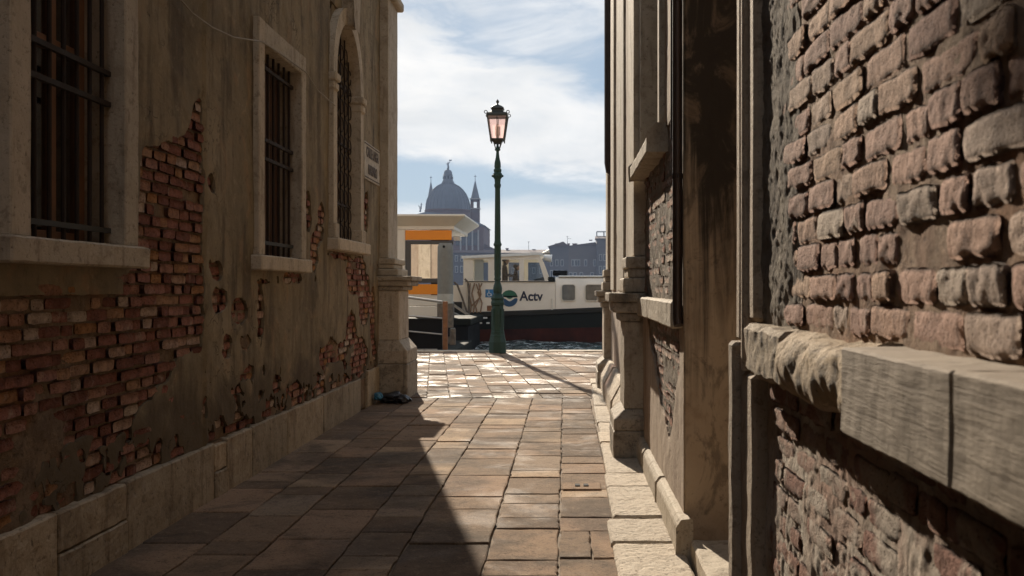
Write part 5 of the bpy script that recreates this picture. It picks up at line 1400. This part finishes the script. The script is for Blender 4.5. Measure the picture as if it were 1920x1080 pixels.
bell_tower(891, 337, 374.5, 424, 8.2, CY + 30, C0)
bell_tower(808, 339, 377, 424, 6.6, CY + 38, C0)
for px in (864, 875, 886, 897): put('buttress', MB().box(cx(px) - 0.3, cx(px) + 0.3, CY - 0.8, CY + 0.0, 0, cz(431)), 'far_white', nave)
for px in (858, 869.5, 880.5, 891.5): put('church_window', MB().box(cx(px) - 0.8, cx(px) + 0.8, CY - 0.3, CY + 0.1, cz(460), cz(436)), 'far_pane', nave)
put('side_chapel', MB().box(cx(907), cx(921), CY + 2, CY + 20, 0, cz(463)), 'far_brick', C0)
put('side_roof', MB().prism([(cx(906), cz(456)), (cx(922), cz(464)), (cx(922), cz(465.5)), (cx(906), cz(465.5))], lambda p, t: (p[0], t, p[1]), CY + 1.5, CY + 20.5), 'far_roof', C0)


HY = 395.0


def far_house(x0, x1, py_eave, py_ridge, mat_, label, wins_, Yh=HY, ridge=None, chim=(), depth=14.0, arch=False):
    s = Yh / F
    def X(p): return (p - VX) * s
    def Z(p): return EYE - (p - VY) * s
    o = root('far_house', ((X(x0) + X(x1)) / 2, Yh + depth / 2, 0.0), label, 'house', 'houses along the far shore')
    put('wall', MB().box(X(x0), X(x1), Yh, Yh + depth, 0, Z(py_eave)), mat_, o)
    if ridge is None:   # ridge along x
        rf_ = put('roof', MB().prism([(Yh - 0.6, Z(py_eave) + 0.01), (Yh + depth + 0.6, Z(py_eave) + 0.01), (Yh + depth / 2, Z(py_ridge))], lambda p, t: (t, p[0], p[1]), X(x0) - 0.4, X(x1) + 0.4), 'far_roof', o)
    else:
        rf_ = put('roof', MB().prism([(X(x0) - 0.4, Z(py_eave) + 0.01), (X(x1) + 0.4, Z(py_eave) + 0.01), (X(ridge), Z(py_ridge))], lambda p, t: (p[0], t, p[1]), Yh - 0.5, Yh + depth + 0.5), 'far_roof', o)
    for (px, pt) in chim: put('chimney', MB().box(X(px) - 0.45, X(px) + 0.45, Yh + depth / 2 - 0.5, Yh + depth / 2 + 0.5, Z(py_eave) - 0.5, Z(pt) - 0.4).add(MB().lathe([(0.5, Z(pt) - 0.4), (0.8, Z(pt))], (X(px), Yh + depth / 2, 0), 8).v, MB().lathe([(0.5, 0), (0.8, 1)], (0, 0, 0), 8).f), 'far_brick', rf_)
    for (xs_, pt, pb, w_) in wins_:
        for px in xs_:
            f_ = put('window', MB().box(X(px) - w_ * s - 0.25, X(px) + w_ * s + 0.25, Yh - 0.25, Yh + 0.05, Z(pb) - 0.25, Z(pt) + 0.3), 'far_white', o)
            put('pane', MB().box(X(px) - w_ * s, X(px) + w_ * s, Yh - 0.32, Yh, Z(pb), Z(pt)), 'far_pane', f_)
    return o


far_house(846, 905, 474, 468, 'far_wall', 'far grey house with a row of pale framed windows below the church', [((856, 866, 876, 886, 896), 480, 489, 1.8), ((856, 866, 876, 886, 896), 500, 510, 1.8)])
far_house(700, 846, 486, 478, 'far_wall2', 'far ochre house behind the orange banded kiosk', [((748, 754, 765, 780, 795, 810, 830), 494, 504, 1.8), ((748, 754, 765, 780, 795, 810, 830), 514, 526, 1.8)])
far_house(906, 1029, 474, 467, 'far_wall', 'far long low house with an even tiled roof', [((950, 962, 975, 988, 1001, 1014), 482, 491, 1.6), ((950, 962, 975, 988, 1001, 1014), 503, 512, 1.6)], chim=((949, 464), (1000, 466)))
hB = far_house(1029, 1066, 462, 453, 'far_wall', 'far gabled house with chimneys and two pale windows', [((1034, 1044, 1054), 488, 498, 1.7), ((1034, 1044, 1054), 508, 520, 1.7)], ridge=1056, chim=((1044, 455), (1066, 455)))
hC = far_house(1066, 1119, 461, 454, 'far_wall2', 'far palace with a row of tall white framed windows and arched door', [((1074, 1080, 1085, 1098, 1115), 488, 498, 1.7), ((1070, 1078, 1090, 1110), 512, 524, 2.2)], chim=((1076, 455), (1080, 455), (1089, 460)), ridge=1116)
far_house(1119, 1200, 447, 441, 'far_wall', 'far tallest house with a wooden roof terrace', [((1126, 1134, 1144, 1156), 478, 488, 1.7), ((1126, 1134, 1144, 1156), 500, 512, 1.7)], Yh=HY - 3, chim=((1108.5, 448),))
far_house(1200, 1340, 465, 457, 'far_wall2', 'far long ochre house beside the tallest one', [(tuple(range(1210, 1330, 14)), 482, 492, 1.7)])
far_house(540, 700, 470, 462, 'far_wall', 'far wide grey house beyond the corner pilaster', [(tuple(range(550, 690, 14)), 482, 492, 1.7)])
# roof terrace frame
s = HY / F
def hx(p): return (p - VX) * s
def hz(p): return EYE - (p - VY) * s
T0 = root('roof_terrace', (hx(1132), HY + 4, hz(447)), 'slender wooden roof terrace frame on the tallest far house', 'roof terrace')
for px in (1119.5, 1133, 1147):
    for yy in (HY + 1, HY + 6): put('post', MB().box(hx(px) - 0.13, hx(px) + 0.13, yy - 0.13, yy + 0.13, hz(449), hz(434)), 'far_pane', T0)
for yy in (HY + 1, HY + 6): put('beam', MB().box(hx(1119), hx(1148), yy - 0.12, yy + 0.12, hz(434), hz(433)), 'far_pane', T0)
put('railing', MB().box(hx(1119), hx(1148), HY + 0.9, HY + 1.1, hz(443), hz(442.2)), 'far_pane', T0)
put('floor', MB().box(hx(1119), hx(1148), HY + 0.8, HY + 6.2, hz(446.5), hz(445.5)), 'far_pane', T0)
for i, (px, pt, pb, lab) in enumerate(((990, 451, 468, 'thin tall aerial on the long low far roof'), (1064, 441, 456, 'branched aerial above the far gabled house'))):
    mb = MB().box(hx(px) - 0.07, hx(px) + 0.07, HY + 6.93, HY + 7.07, hz(pb), hz(pt)); mb.box(hx(px - 2), hx(px + 2), HY + 6.95, HY + 7.05, hz(pt + 1.2), hz(pt + 0.6))
    if i: mb.box(hx(px), hx(px + 7), HY + 6.96, HY + 7.04, hz(pt + 5.2), hz(pt + 4.7))
    tag(put('roof_aerial', mb, 'far_pane'), lab, 'aerial')
shore = put('far_shore', MB().box(-400, 400, HY - 8, HY + 120, -3, 0.4), 'far_wall'); tag(shore, kind='structure')

# ------------------------------------------------------------------ haze over the water
hz_m = bpy.data.materials.new('haze_air'); hz_m.use_nodes = True; hn = NT(hz_m.node_tree); hz_m.node_tree.nodes.clear()
pv = hn.n('ShaderNodeVolumePrincipled', {'Color': (0.5, 0.66, 1.0, 1), 'Density': 0.00034, 'Anisotropy': 0.0})
hn.n('ShaderNodeOutputMaterial', {'Volume': pv.outputs[0]})
hz_o = put('haze', MB().box(-420, 420, -30, 620, -4.5, 62), hz_m); tag(hz_o, kind='stuff')
bpy.context.view_layer.update()
